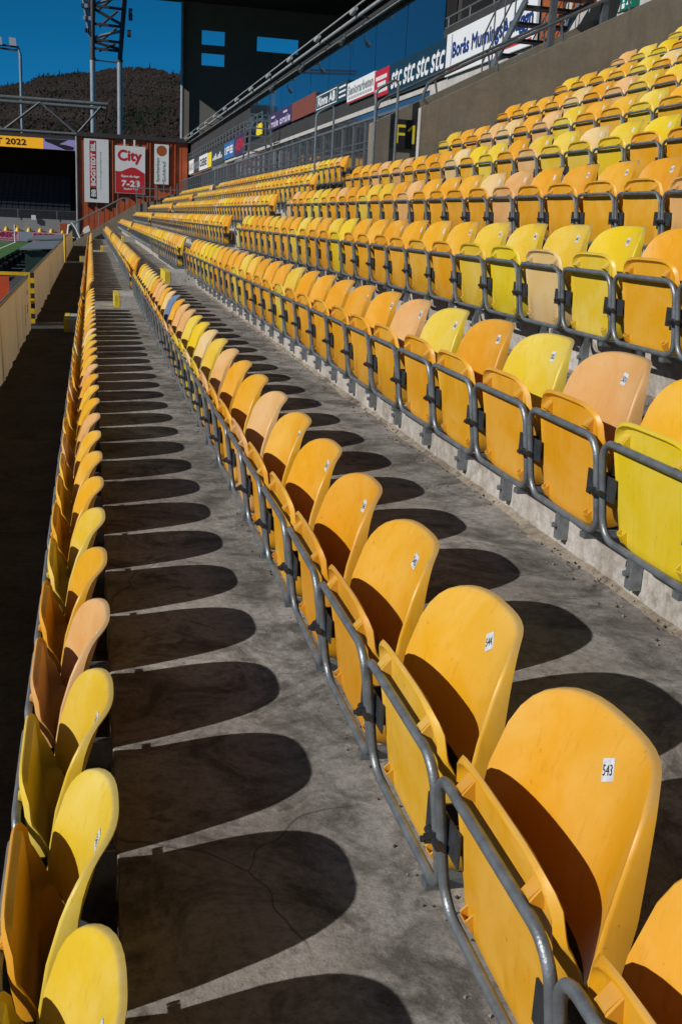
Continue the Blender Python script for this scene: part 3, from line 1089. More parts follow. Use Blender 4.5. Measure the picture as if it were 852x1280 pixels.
# ------------------------------------------------------------------ main building behind the seats
FX = 7.56
t = thing('main_building', (14, 40, 0), 'tall dark stadium main stand building with blue glass boxes', 'building')
mb = MB(); mb.box(FX, FX + 0.3, -6, 18.6, 0, H0 + 4.2)
part('back_wall', mb, M_LIGHTC, t, label='pale concrete back wall')
mb = MB(); mb.box(FX + 0.05, FX + 0.3, 18.61, 99, H0 + 0.4, H0 + 0.98)
part('base_wall', mb, M_WALL, t)
mb = MB(); mb.box(FX + 0.02, FX + 0.3, 18.61, 25.0, H0 + 2.86, H0 + 3.16)
part('fascia_beam', mb, M_LIGHTC, t)
mb = MB(); mb.box(FX + 0.02, FX + 0.3, 25.0, 99, H0 + 3.04, H0 + 3.16)
part('fascia_beam', mb, M_LIGHTC, t)
mb = MB(); mb.box(FX + 0.06, FX + 0.3, 25.0, 99, H0 + 2.86, H0 + 3.038)
part('glass_band', mb, M_LOWGLASS, t)
mb = MB(); mb.box(FX + 0.03, FX + 0.3, 18.61, 24.29, H0 + 3.162, H0 + 4.2); mb.box(FX + 0.03, FX + 0.3, 24.29, 99, H0 + 3.162, H0 + 3.598)
part('fascia', mb, M_DARK, t)
# lower glazing
ys = [18.7 + 1.55 * i for i in range(40)]
for i, (a, b) in enumerate(zip(ys[:-1], ys[1:])):
    mb = MB(); mb.box(FX + 0.10, FX + 0.12, a + 0.04, b - 0.04, H0 + 0.985, H0 + 2.855)
    part('glass_pane', mb, M_LOWGLASS, t)
    mb = MB(); mb.box(FX + 0.05, FX + 0.18, b - 0.035, b + 0.035, H0 + 0.982, H0 + 2.858)
    part('mullion', mb, M_GALV_D, t)
mb = MB(); mb.box(FX + 0.06, FX + 0.16, 18.7, ys[-1], H0 + 2.05, H0 + 2.11)
part('transom', mb, M_GALV_D, t)
# upper blue glass boxes
gy = [24.3 + 3.05 * i for i in range(11)]
for i, (a, b) in enumerate(zip(gy[:-1], gy[1:])):
    mb = MB(); mb.box(FX + 0.04, FX + 0.07, a + 0.022, b - 0.022, H0 + 3.60, H0 + 5.36)
    part('box_glass', mb, M_BOXGLASS, t)
mb = MB(); mb.box(FX + 0.08, FX + 0.3, 24.3, 99, H0 + 3.60, H0 + 5.36)
part('box_wall', mb, M_DARK, t)
mb = MB(); mb.box(FX - 0.05, FX + 14.5, 24.28, 99, H0 + 5.362, H0 + 5.56)
part('box_roof', mb, M_DARK, t)
mb = MB(); mb.box(FX + 0.1, FX + 14.5, -6, 24.27, H0 + 4.0, H0 + 4.19)
part('terrace_slab', mb, M_DARK, t)
mb = MB(); mb.box(22, 22.3, -25, 99, 0, H0 + 17.4)
part('rear_wall', mb, M_DARK, t)
mb = MB(); mb.box(FX + 0.31, 22, 24.0, 24.26, H0 + 4.19, H0 + 5.36)
part('side_wall', mb, M_DARK, t)
mb = MB(); mb.box(-3.2, 22.4, -25, 99.3, H0 + 17.4, H0 + 18.1)
part('roof', mb, M_SOFFIT, t)
# gable with three openings
def gable():
    mb = MB()
    xs = [7.65, 9.36, 11.34, 14.1, 17.75, 22]
    holes = {(9.36, 11.34): [(12.5, 13.5), (14.15, 15.32)], (14.1, 17.75): [(14.0, 15.2)]}
    for a, b in zip(xs[:-1], xs[1:]):
        z = 0.0
        for h0, h1 in holes.get((a, b), []):
            mb.box(a, b, 98.6, 98.95, z, H0 + h0)
            z = H0 + h1
        mb.box(a, b, 98.6, 98.95, z, H0 + 17.4)
    return mb
part('gable_wall', gable(), M_GABLE, t)
mb = MB(); mb.tube([(7.72, 98.2, 0), (7.72, 98.2, H0 + 17.3)], 0.16, 12)
part('corner_column', mb, M_MAST, t, True)
mb = MB(); mb.box(7.0, 8.4, 90, 97, H0 + 3.0, H0 + 5.3)
part('end_block', mb, M_GALV_D, t)

# lights along the box roof edge
t = thing('lighting_rail', (7.3, 50, H0 + 5.3), 'long grey pipe rail with small spotlights along the box roof', 'light rail')
for dx, z, r_ in ((0.0, 5.36, 0.035), (-0.22, 5.52, 0.045), (-0.26, 5.78, 0.025)):
    mb = MB(); mb.tube([(7.44 + dx, 24.3, H0 + z), (7.44 + dx, 94, H0 + z + 0.10)], r_, 8)
    part('pipe', mb, M_PAINTG, t, True)
for i in range(13):
    y = 26 + 5.0 * i
    mb = MB()
    mb.bar((7.5, y, H0 + 5.50), (7.15, y, H0 + 5.56), 0.05)
    part('arm', mb, M_GALV_D, t)
    mb = MB()
    mb.tube([(7.10, y - 0.16, H0 + 5.68), (7.06, y + 0.16, H0 + 5.60)], 0.06, 8, False, 0, 0.08)
    part('spotlight', mb, M_PAINTG, t, True)
for i in range(3):
    y = 33 + 6.5 * i
    mb = MB()
    mb.tube([(7.30, y, H0 + 5.36), (7.30, y, H0 + 5.22), (7.22, y - 0.05, H0 + 5.16)], 0.03, 6)
    mb.tube([(7.24, y, H0 + 5.18), (7.16, y - 0.06, H0 + 5.06)], 0.075, 8)
    part('camera_dome', mb, M_GALV_D, t, True)

# ------------------------------------------------------------------ advertising boards
def board(y0, y1, z0, z1, m, label, x=7.555, mat_edge=None):
    """flat board on the fascia, facing the pitch; y0 is its far end"""
    t = thing('advertising_board', (x - 0.03, (y0 + y1) / 2, H0 + min(z0, z1)), label, 'advert board', 'advertising boards on the main stand')
    mb = MB(); mb.box(x - 0.05, x, y1 + 0.01, y0 - 0.01, H0 + z0, H0 + z1)
    part('panel', mb, m, t)
    return t
def bt(t, s, y0, y1, z0, z1, m, bold=0.0, x=7.555, name='lettering', skew=0.0):
    letters(name, s, (x - 0.054, y0, H0 + z0), (0, y1 - y0, 0), (0, -skew, z1 - z0), m, t, bold)
t = board(23.75, 18.75, 3.17, 4.02, M_WHITE_B, 'white board with blue Borås lettering behind the metal stair')
bt(t, 'Borås MurningsAnläggn', 23.3, 18.9, 3.42, 3.80, M_BLUE_INK, 0.018)
mb = MB(); mb.box(7.500, 7.504, 18.9, 23.55, H0 + 3.26, H0 + 3.295); part('red_line', mb, M_RED, t)
mb = MB(); mb.box(7.500, 7.504, 23.36, 23.39, H0 + 3.2, H0 + 3.98); part('edge_line', mb, M_BLUE_INK, t)
t = board(28.45, 23.77, 3.19, 3.98, M_NAVY_B, 'dark navy board repeating stc four times in white')
for i in range(4):
    a = 28.2 - 1.13 * i
    bt(t, 'stc', a, a - 0.92, 3.38, 3.80, M_WHITE_B, 0.016, skew=0.08)
t = board(29.95, 28.47, 3.30, 3.98, M_RED_B, 'crimson board with white lines between white board and stc')
for z, a, b in ((3.72, 29.8, 28.65), (3.56, 29.6, 28.85), (3.40, 29.8, 28.7)):
    y = a
    while y > b:
        w = 0.09 + 0.07 * rnd.random()
        mb = MB(); mb.box(7.500, 7.504, y - w, y, H0 + z, H0 + z + 0.10); part('print_block', mb, M_WHITE_B, t)
        y -= w + 0.035
t = board(33.25, 29.97, 3.46, 4.02, M_WHITE_B, 'white board reading Seniorarbeten between slate and crimson boards')
bt(t, 'Seniorarbeten', 33.1, 30.1, 3.68, 3.92, M_GREY_INK, 0.014)
mb = MB()
for i in range(15):
    mb.box(7.500, 7.504, 33.0 - 0.19 * i - 0.10, 33.0 - 0.19 * i, H0 + 3.55, H0 + 3.62)
part('dot_line', mb, M_GREY_INK, t)
mb = MB(); mb.box(7.500, 7.504, 29.99, 33.23, H0 + 3.462, H0 + 3.50); part('red_line', mb, M_RED, t)
t = board(38.1, 33.27, 3.60, 4.16, M_TEAL_B, 'dark slate board with boxed white Rinns AB lettering')
bt(t, 'Rinns AB', 37.6, 34.95, 3.76, 4.02, M_WHITE_B, 0.025)
for za, zb, ya, yb in ((4.07, 4.10, 34.7, 37.9), (3.66, 3.69, 34.7, 37.9), (3.69, 4.07, 37.87, 37.9), (3.69, 4.07, 34.7, 34.73)):
    mb = MB(); mb.box(7.500, 7.504, ya, yb, H0 + za, H0 + zb); part('frame_line', mb, M_WHITE_B, t)
for z in (3.72, 3.86, 4.0):
    mb = MB(); mb.box(7.500, 7.504, 33.45, 34.4, H0 + z, H0 + z + 0.055); part('print_block', mb, M_WHITE_B, t)
t = board(42.7, 38.12, 3.66, 4.30, M_BROWN_B, 'plain brick red board beside the purple board')
t = board(48.5, 42.72, 3.68, 4.32, M_PURPLE_B, 'purple board with pale lettering left of plain red board')
bt(t, 'omsie', 48.2, 45.8, 3.76, 4.02, M_LILAC, 0.02)
bt(t, 'omsie', 45.4, 43.0, 3.76, 4.02, M_LILAC, 0.02)
for y in (47.6, 44.6):
    mb = MB(); mb.box(7.500, 7.504, y - 0.9, y, H0 + 4.12, H0 + 4.2); part('print_block', mb, M_LILAC, t)
t = board(52.0, 50.3, 3.7, 4.2, M_SIGN_Y, 'small bright yellow board beside the lattice tower')
far = [(60.0, 55.6, 3.17, 4.2, M_PURPLE_B, 'dark plum board with red lettering right of blue board', M_RED, 'ARENA'),
       (64.7, 60.1, 3.2, 4.05, M_BLUE_B, 'bright blue board with white print on the far fascia', M_WHITE_B, 'IFE'),
       (71.4, 64.8, 3.1, 3.98, M_TEAL_B, 'long black board with white lettering left of blue board', M_WHITE_B, 'SPONSOR'),
       (73.9, 71.5, 3.1, 4.0, M_SIGN_Y, 'small yellow board between white GEBE and black boards', None, ''),
       (79.8, 74.0, 3.1, 4.05, M_WHITE_B, 'white board with black GEBE lettering on the far fascia', M_INK, 'GEBE'),
       (84.0, 79.9, 3.1, 4.0, M_TEAL_B, 'small dark board right of the far white board', M_GREY_INK, 'BYGG'),
       (89.9, 84.1, 3.1, 4.1, M_WHITE_B, 'white board with grey print near the far end', M_GREY_INK, 'MAX'),
       (98.5, 92.5, 3.1, 4.0, M_RED, 'red board with white print at the far end of the fascia', M_WHITE_B, 'GO')]
for a, b, z0, z1, m, lab, tm, s in far:
    t = board(a, b, z0, z1, m, lab)
    if tm and s != 'SPONSOR':
        bt(t, s, a - 0.5, b + 0.5, z0 + 0.25, z1 - 0.25, tm, 0.03)
    elif tm:
        for i in range(7):
            mb = MB(); mb.box(7.500, 7.504, a - 1.2 - 0.75 * i, a - 0.7 - 0.75 * i, H0 + 3.4, H0 + 3.4 + 0.15 + 0.2 * ((i * 7) % 3) / 2)
            part('print_block', mb, tm, t)
# railings over boards
t = thing('balcony_railing', (7.6, 21, H0 + 4.05), 'grey two-rail balcony railing above the white Borås board', 'railing')
for z in (4.22, 4.42):
    mb = MB(); mb.tube([(7.6, 12.0, H0 + z), (7.6, 24.2, H0 + z)], 0.022, 8); part('rail', mb, M_GALV, t, True)
for i in range(9):
    y = 24.0 - 1.4 * i
    mb = MB(); mb.tube([(7.6, y, H0 + 4.19), (7.6, y, H0 + 4.40)], 0.022, 8); part('post', mb, M_GALV, t, True)
t = thing('far_railing', (7.5, 75, H0 + 4.1), 'grey railing running above the far advertising boards', 'railing')
for z in (4.35, 4.62):
    mb = MB(); mb.tube([(7.48, 50, H0 + z), (7.48, 92, H0 + z)], 0.03, 6); part('rail', mb, M_GALV, t, True)
for i in range(29):
    mb = MB(); mb.tube([(7.48, 50 + 1.5 * i, H0 + 4.1), (7.48, 50 + 1.5 * i, H0 + 4.62)], 0.03, 6); part('post', mb, M_GALV, t, True)
# lattice access tower
t = thing('ladder_tower', (6.7, 45.5, ZC), 'grey lattice stair tower standing in front of the boards', 'tower')
cx, cy, w = 6.75, 46.2, 0.6
for sx in (-1, 1):
    for sy in (-1, 1):
        mb = MB(); mb.bar((cx + sx * w, cy + sy * w * 1.6, ZC), (cx + sx * w * 0.62, cy + sy * w, H0 + 4.0), 0.07); part('upright', mb, M_GALV, t)
for i in range(10):
    z = ZC + 0.3 + 0.3 * i
    q = 1 - 0.38 * i / 10
    mb = MB(); mb.bar((cx - w * q, cy - w * q * 1.6, z), (cx + w * q, cy - w * q * 1.6, z), 0.05); part('rung', mb, M_GALV, t)
    mb = MB(); mb.bar((cx - w * q, cy - w * q * 1.6, z), (cx - w * q, cy + w * q * 1.6, z), 0.04); part('rung', mb, M_GALV, t)

# exit sign
t = thing('exit_sign', (7.5, 15.3, H0 + 3.12), 'green and white emergency exit sign box on pale wall', 'sign')
mb = MB(); mb.box(7.46, 7.555, 15.08, 15.48, H0 + 3.14, H0 + 3.31); part('box', mb, M_EXITG, t)
mb = MB()
mb.box(7.455, 7.46, 15.36, 15.40, H0 + 3.25, H0 + 3.29); mb.box(7.455, 7.46, 15.34, 15.42, H0 + 3.17, H0 + 3.235)
mb.prism([(7.455, 15.30, H0 + 3.2), (7.455, 15.14, H0 + 3.2), (7.455, 15.22, H0 + 3.28)], (0.005, 0, 0))
part('pictogram', mb, M_WHITE_B, t)
mb = MB(); mb.box(7.44, 7.46, 15.06, 15.50, H0 + 3.118, H0 + 3.138); part('bottom_edge', mb, M_BLACK, t)

# metal stair in front of the white board
t = thing('metal_stair', (6.6, 18.5, ZC), 'open grey steel stair climbing past the white board to a landing', 'stair')
ya, za, yb, zb = 18.5, H0 + 2.30, 16.7, H0 + 3.44
for x in (6.5, 7.38):
    mb = MB(); mb.bar((x, ya, za), (x, yb, zb), 0.04, 0.13); part('stringer', mb, M_GALV, t)
for i in range(6):
    q = (i + 0.5) / 6
    y, z = ya + (yb - ya) * q, za + (zb - za) * q
    mb = MB(); mb.box(6.525, 7.355, y - 0.12, y + 0.12, z - 0.02, z + 0.02); part('tread', mb, M_BRACKET, t)
for x in (6.5, 7.38):
    for dz in (0.45, 0.9):
        mb = MB(); mb.tube([(x, ya, za + dz), (x, yb, zb + dz)], 0.013, 6); part('stair_rail', mb, M_GALV_D, t, True)
    for i in range(5):
        q = i / 4
        y, z = ya + (yb - ya) * q, za + (zb - za) * q
        mb = MB(); mb.tube([(x, y, z), (x, y, z + 0.9)], 0.013, 6); part('stair_post', mb, M_GALV_D, t, True)
mb = MB(); mb.box(6.5, 7.45, 15.6, 16.64, H0 + 3.44, H0 + 3.52); part('landing', mb, M_BROWN_B, t)
for x, y in ((7.35, 15.75), (6.55, 15.75)):
    mb = MB(); mb.box(x - 0.045, x + 0.045, y - 0.045, y + 0.045, ZC, H0 + 3.44); part('column', mb, M_GALV_D, t)
t = thing('orange_door', (7.5, 18, H0 + 3.2), 'brownish orange door beside the white Borås board', 'door')
mb = MB(); mb.box(7.50, 7.556, 17.65, 18.5, H0 + 3.0, H0 + 4.1); part('sheet', mb, M_ORANGE_P, t)
t = thing('orange_board', (7.5, 16, H0 + 3.35), 'brownish orange board above the pale exit sign wall', 'board')
mb = MB(); mb.box(7.50, 7.556, 16.5, 17.28, H0 + 3.45, H0 + 4.4); part('sheet', mb, M_ORANGE_P, t)

# ------------------------------------------------------------------ front parapet banners, gate
def banner(y0, y1, label, s):
    t = thing('parapet_banner', (-0.9, (y0 + y1) / 2, FZ(-1)), label, 'banner', 'tan banners along the front walkway')
    n = int((y1 - y0) * 14)
    vs, fs = [], []
    for i in range(n + 1):
        y = y0 + (y1 - y0) * i / n
        for j in range(5):
            q = j / 4
            x = -0.90 + (0.035 * mnoise.noise((y * 2.2, s, 0.0)) + 0.02 * mnoise.noise((y * 6, s, 4))) * (1 - q) - 0.02 * q
            vs.append((x, y, FZ(-1) + 0.002 + q * 0.773 + (0.012 * mnoise.noise((y * 0.7, s, 9)) if j == 4 else 0)))
    for i in range(n):
        for j in range(4):
            fs.append((i * 5 + j, i * 5 + j + 1, i * 5 + j + 6, i * 5 + j + 5))
    mb = MB(); mb.add(vs, fs)
    part('cloth', mb, M_FABRIC, t, True)
    mb = MB(); mb.tube([(-0.93, y0, FZ(-1) + 0.772), (-0.93, y1, FZ(-1) + 0.772)], 0.019, 8)
    part('top_rail', mb, M_GALV, t, True)
    y = y0 + 0.06
    while y < y1:
        mb = MB(); mb.tube([(-0.955, y, FZ(-1)), (-0.955, y, FZ(-1) + 0.76)], 0.022, 6)
        part('post', mb, M_GALV_D, t, True)
        y += 2.4
    return t
t = banner(-3.0, 16.75, 'long tan cloth banner on the front rail, nearest the camera', 1.0)
for (y, z, w, h) in ((15.55, 0.62, 0.05, 0.03), (15.5, 0.44, 0.10, 0.015), (15.5, 0.38, 0.08, 0.03), (15.0, 0.36, 0.03, 0.14)):
    mb = MB(); mb.box(-0.868, -0.866, y - w, y + w, FZ(-1) + z - h, FZ(-1) + z + h); part('faint_print', mb, M_BROWN_B, t)
banner(17.7, 38.4, 'tan wrinkled cloth banner beyond the yellow striped gate post', 2.0)
banner(39.4, 56.5, 'dull cloth banner beyond the second yellow pole', 3.0)
# striped gate posts
t = thing('striped_post', (-0.9, 17.25, FZ(-1)), 'yellow and black hazard striped post at the front gate', 'post')
z = FZ(-1)
for i in range(10):
    mb = MB()
    mb.box(-0.94, -0.87, 17.50, 17.58, z + 0.078 * i + 0.0005, z + 0.078 * (i + 1))
    part('stripe', mb, M_YSTEEL if i % 2 == 0 else M_BLACK, t)
t = thing('yellow_gate', (-1.2, 17.3, FZ(-1)), 'yellow tube gate frame left of the striped post', 'gate')
mb = MB(); mb.box(-0.955, -0.915, 17.20, 17.24, FZ(-1) + 0.02, FZ(-1) + 0.80); part('upright', mb, M_YSTEEL, t)
for z in (0.75, 0.40, 0.16):
    mb = MB(); mb.box(-2.4, -0.957, 17.205, 17.235, FZ(-1) + z, FZ(-1) + z + 0.05); part('rail', mb, M_YSTEEL, t)
mb = MB(); mb.box(-1.55, -1.22, 17.17, 17.20, FZ(-1) + 0.36, FZ(-1) + 0.73)
solo('red_sign', mb, M_REDSIGN, 'plain orange red sign hung on the yellow gate frame', 'sign')
mb = MB(); mb.tube([(-0.88, 38.6, FZ(-1)), (-0.88, 38.6, FZ(-1) + 0.92)], 0.045, 8)
solo('yellow_pole', mb, M_YSTEEL, 'thin yellow pole at the far end of the tan banner', 'pole', None, True)

# ------------------------------------------------------------------ end of the stand
t = thing('end_wall', (0.7, YEND + 0.3, FZ(-1)), 'sloping concrete wall closing the far end of the lower rows', 'wall')
mb = MB()
mb.prism([(-0.95, YEND + 0.15, 0.2), (2.3, YEND + 0.15, 0.2), (2.3, YEND + 0.15, H0 + 0.46), (-0.95, YEND + 0.15, H0 - 1.62)], (0, 0.3, 0))
part('wall_panel', mb, M_WALL, t)
mb = MB()
mb.prism([(2.31, YEND + 0.15, 0.2), (4.7, YEND + 0.15, 0.2), (4.7, YEND + 0.15, H0 + 1.2), (2.31, YEND + 0.15, H0 + 0.4)], (0, 0.3, 0))
part('upper_panel', mb, M_WALL, t)
t = thing('end_handrail', (0.6, YEND + 0.3, H0 - 0.8), 'slim grey handrail above the sloping far end wall', 'handrail')
mb = MB(); mb.tube([(-0.95, YEND + 0.3, H0 - 0.72), (1.55, YEND + 0.3, H0 + 0.68), (1.8, YEND + 0.3, H0 + 0.70), (1.82, YEND + 0.3, H0 + 0.4)], 0.04, 6)
part('rail', mb, M_GALV, t, True)
for x in (-0.6, 0.4, 1.3):
    mb = MB(); mb.tube([(x, YEND + 0.3, H0 - 1.62 + 0.64 * (x + 0.95)), (x, YEND + 0.3, H0 - 0.72 + 0.56 * (x + 0.95))], 0.03, 6)
    part('post', mb, M_GALV, t, True)
t = thing('end_fence', (3.2, YEND, H0), 'grey upright fence panels at the far end of the rows', 'fence')
for i in range(8):
    x = 2.25 + 0.34 * i
    mb = MB(); mb.box(x - 0.025, x + 0.025, YEND + 0.02, YEND + 0.07, H0 - 0.9 + 0.5 * i * 0.34, H0 + 1.35 + 0.2 * (i % 2 == 0)); part('post', mb, M_GALV, t)
for z in (1.2, 0.8):
    mb = MB(); mb.box(2.2, 4.7, YEND + 0.03, YEND + 0.06, H0 + z, H0 + z + 0.05); part('rail', mb, M_GALV, t)
t = thing('white_gate', (-1.0, YEND, FZ(-1)), 'white arched tube gate folded at the far end corner', 'gate')
mb = MB(); mb.tube([(-1.15 + 0.0, YEND - 0.3, FZ(-1) - 0.6), (-1.15, YEND - 0.3, H0 - 1.1), (-1.10, YEND - 0.3, H0 - 0.75), (-0.95, YEND - 0.3, H0 - 0.62), (-0.75, YEND - 0.3, H0 - 0.9), (-0.55, YEND - 0.3, H0 - 1.35)], 0.045, 8)
part('arch', mb, M_WHITE_B, t, True)
mb = MB(); mb.prism([(-1.08, YEND - 0.28, H0 - 1.3), (-0.6, YEND - 0.28, H0 - 1.35), (-0.95, YEND - 0.28, H0 - 0.7)], (0, 0.03, 0))
part('dark_panel', mb, M_TEAL_B, t)
mb = MB(); mb.prism([(-0.55, YEND - 0.2, H0 - 1.25), (-0.05, YEND - 0.2, H0 - 1.0), (-0.12, YEND - 0.2, H0 - 0.72), (-0.35, YEND - 0.2, H0 - 0.85)], (0, 0.12, 0))
solo('white_bag', mb, M_WHITE_B, 'crumpled white sheet lying on the sloping end wall', 'sheet')

# ------------------------------------------------------------------ ground, pitch
mb = MB(); mb.box(-3000, 3000, -1500, 4500, -0.6, -0.02)
struct('ground', mb, M_GROUND)
mb = MB(); mb.box(-75, -4.4, -6, 101.5, -0.016, 0.0)
struct('pitch', mb, M_GRASS)
mb = MB()
mb.box(-6.56, -6.44, -4, 100.0, 0.0, 0.004)
mb.box(-74, -6.561, 99.88, 100.0, 0.0, 0.004)
mb.box(-74, -6.561, 47.9, 48.02, 0.0, 0.004)
struct('pitch_line', mb, M_WHITE_B)
t = thing('corner_flag', (-6.5, 100, 0), 'thin white corner flag pole on the green pitch', 'flag')
mb = MB(); mb.tube([(-6.5, 100, 0), (-6.5, 100, 1.5)], 0.04, 6); part('pole', mb, M_WHITE_B, t)
mb = MB(); mb.prism([(-6.46, 100, 1.2), (-6.1, 100, 1.35), (-6.46, 100, 1.5)], (0, 0.02, 0)); part('flag', mb, M_YSTEEL, t)

# dark boards standing along the near side of the pitch, seen from behind
for i in range(9):
    y = 40 + 3.6 * i
    t = thing('touchline_board', (-4.25, y, 0), 'dark back of a touchline board, %s from the gate' % ORD[i + 1], 'board', 'dark touchline boards by the pitch')
    mb = MB(); mb.box(-4.30, -4.25, y, y + 2.9, 0.06, 0.56); part('panel', mb, M_DKGREEN, t)
    for q in (0.3, 2.6):
        mb = MB(); mb.box(-4.245, -3.9, y + q, y + q + 0.06, 0.0, 0.45); part('brace', mb, M_BLACK, t)

def dugout(y0, y1, x0, x1, label):
    t = thing('dugout', ((x0 + x1) / 2, (y0 + y1) / 2, 0), label, 'dugout', 'team dugouts by the pitch')
    mb = MB()
    mb.prism([(x0 - 0.25, y0 - 0.2, 1.02), (x1, y0 - 0.2, 1.16), (x1, y0 - 0.2, 1.24), (x0 - 0.25, y0 - 0.2, 1.10)], (0, y1 - y0 + 0.4, 0)); part('roof', mb, M_DUG, t)
    mb = MB(); mb.box(x0, x1 - 0.05, y0, y0 + 0.06, 0.0, 1.0); part('side_panel', mb, M_DKGREEN, t)
    mb = MB(); mb.box(x0, x1 - 0.05, y1 - 0.06, y1, 0.0, 1.0); part('side_panel', mb, M_DKGREEN, t)
    mb = MB(); mb.box(x1 - 0.048, x1 - 0.01, y0, y1, 0.0, 1.12); part('back_panel', mb, M_DKGREEN, t)
    for i in range(5):
        y = y0 + 0.8 + (y1 - y0 - 1.6) * i / 4
        mb = MB(); mb.box(x0 + 0.7, x0 + 1.2, y - 0.25, y + 0.25, 0.3, 0.42); mb.box(x0 + 1.1, x0 + 1.2, y - 0.25, y + 0.25, 0.42, 0.95); part('bench_seat', mb, M_BLACK, t)
    mb = MB(); mb.box(x0 - 0.22, x0 - 0.14, y0, y1, 0.9, 1.02); part('front_beam', mb, M_BLACK, t)
dugout(54.5, 66.5, -3.1, -1.5, 'grey roofed team dugout nearer to the tan banner')
dugout(70.5, 82, -3.6, -1.8, 'grey roofed team dugout farther off by the end stand')

# ------------------------------------------------------------------ end stand behind the goal
t = thing('end_stand', (-30, 108, 0), 'dark covered end stand with black seats behind the goal', 'grandstand')
mb = MB(); mb.box(-60, -1.3, 103.6, 104.0, 0, H0 - 0.95); part('front_wall', mb, M_FARWALL, t)
for i in range(14):
    y, z = 104.05 + 0.8 * i, H0 - 1.0 + 0.30 * i
    mb = MB(); mb.box(-60, -1.3, y, y + 0.79, 0, z); part('tier', mb, M_FARBLACK, t)
    mb = MB()
    n = 110
    for j in range(n):
        x = -1.9 - 0.52 * j
        mb.box(x - 0.46, x, y + 0.35, y + 0.45, z, z + 0.26)
    part('seat_row', mb, M_FARSEAT, t, kind='stuff')
mb = MB(); mb.box(-60, -1.3, 115.6, 116, 0, H0 + 6); part('back_wall', mb, M_FARBLACK, t)
mb = MB(); mb.box(-60, -1.0, 104.3, 118, H0 + 6.05, H0 + 6.35); part('roof', mb, M_DARK, t)
mb = MB(); mb.box(-1.28, -1.0, 103.8, 118, 0, H0 + 6.0); part('end_wall', mb, M_FARBLACK, t)
for i in range(7):
    x = -3.0 - 3.4 * i
    mb = MB(); mb.tube([(x, 103.5, H0 - 0.95), (x, 103.5, H0 - 0.2)], 0.03, 5); part('rail_post', mb, M_GALV, t)
mb = MB(); mb.tube([(-60, 103.5, H0 - 0.2), (-1.3, 103.5, H0 - 0.2)], 0.03, 5); part('front_rail', mb, M_GALV_D, t)

t = thing('led_board', (-5, 104, H0 + 5.1), 'amber LED strip board reading 2022 on the end stand roof', 'screen')
mb = MB(); mb.box(-22, -4.1, 103.9, 104.2, H0 + 5.12, H0 + 6.02); part('amber_screen', mb, M_LED, t)
mb = MB(); mb.box(-4.09, -1.3, 103.9, 104.2, H0 + 5.12, H0 + 6.02); part('dark_screen', mb, M_LED2, t)
mb = MB()
mb.prism([(-3.9, 103.89, H0 + 5.75), (-3.4, 103.89, H0 + 5.6), (-2.2, 103.89, H0 + 5.14), (-1.5, 103.89, H0 + 5.14), (-1.4, 103.89, H0 + 5.4), (-2.1, 103.89, H0 + 5.55), (-2.7, 103.89, H0 + 5.6), (-1.9, 103.89, H0 + 6.0), (-4.0, 103.89, H0 + 6.0)], (0, -0.003, 0))
part('screen_shape', mb, M_BLACK, t)
letters('lettering', 'T 2022', (-8.1, 103.88, H0 + 5.34), (2.55, 0, 0), (0, 0, 0.48), M_LEDK, t, 0.03)

t = thing('roof_truss', (-30, 104.5, H0 + 6.4), 'pale steel tube truss above the end stand roof', 'truss')
TY = 104.6
for dz, dy in ((9.3, 0), (9.0, 0.9)):
    mb = MB(); mb.tube([(-60, TY + dy, H0 + dz + 0.1), (1.6, TY + dy, H0 + dz)], 0.16, 10); part('top_chord', mb, M_TRUSS, t, True)
mb = MB(); mb.tube([(-60, TY, H0 + 6.5), (-1.0, TY, H0 + 6.58)], 0.13, 10); part('bottom_chord', mb, M_TRUSS, t, True)
for i in range(8):
    xc = -4.3 - 6.4 * i
    for dx in (-3.1, 3.1):
        for dy in (0, 0.9):
            mb = MB(); mb.tube([(xc, TY + dy, H0 + 9.1), (xc + dx, TY + dy * 0.3, H0 + 6.65)], 0.09, 8); part('diagonal', mb, M_TRUSS, t, True)
for dy in (0, 0.7):
    mb = MB(); mb.tube([(1.0, TY + dy, H0 + 9.1), (-1.15, TY + dy, H0 + 6.65)], 0.08, 8); part('diagonal', mb, M_TRUSS, t, True)
mb = MB(); mb.tube([(1.5, TY, H0 + 9.0), (1.5, TY + 14, H0 + 9.0)], 0.1, 8); part('tie_beam', mb, M_MASTD, t, True)

# pitch-side boards of the end stand
for x0, x1, m, s, lab in ((-14.0, -6.3, M_PINK_B, 'DIREKT', 'pink board with crimson DIREKT lettering behind the corner flag'),
                          (-6.28, -5.2, M_GREYBLUE, '', 'plain grey blue board between the two pink boards'),
                          (-5.18, -1.9, M_PINK_B, 'DIREKT', 'pink board with crimson lettering nearest the dugouts')):
    t = thing('goal_line_board', ((x0 + x1) / 2, 103, 0), lab, 'advert board', 'boards behind the goal line')
    mb = MB(); mb.box(x0, x1, 103.0, 103.08, 0.02, 0.88); part('panel', mb, m, t)
    if s:
        a = x1 - 1.95 if x0 < -10 else x0 + 0.15
        letters('lettering', s, (a, 102.994, 0.34), (1.75, 0, 0), (0, 0, 0.42), M_CRIMSON, t, 0.04)
        mb = MB()
        for j in range(12):
            mb.box(a + 0.145 * j, a + 0.145 * j + 0.10, 102.992, 103.0, 0.12, 0.22)
        part('small_print', mb, M_CRIMSON, t)
for i in range(8):
    x = -8.4 + 0.98 * i
    mb = MB()
    mb.tube([(x, 103.35, 0.5), (x, 103.35, 0.95), (x, 103.35, 1.12), (x, 103.35, 1.22)], 0.30, 9, False, 0, 0.10)
    solo('yellow_vest_rack', mb, M_YSTEEL, 'rounded yellow bin top showing over the goal line boards, %s from left' % ORD[i + 1], 'bin', 'yellow bins behind the goal', True)
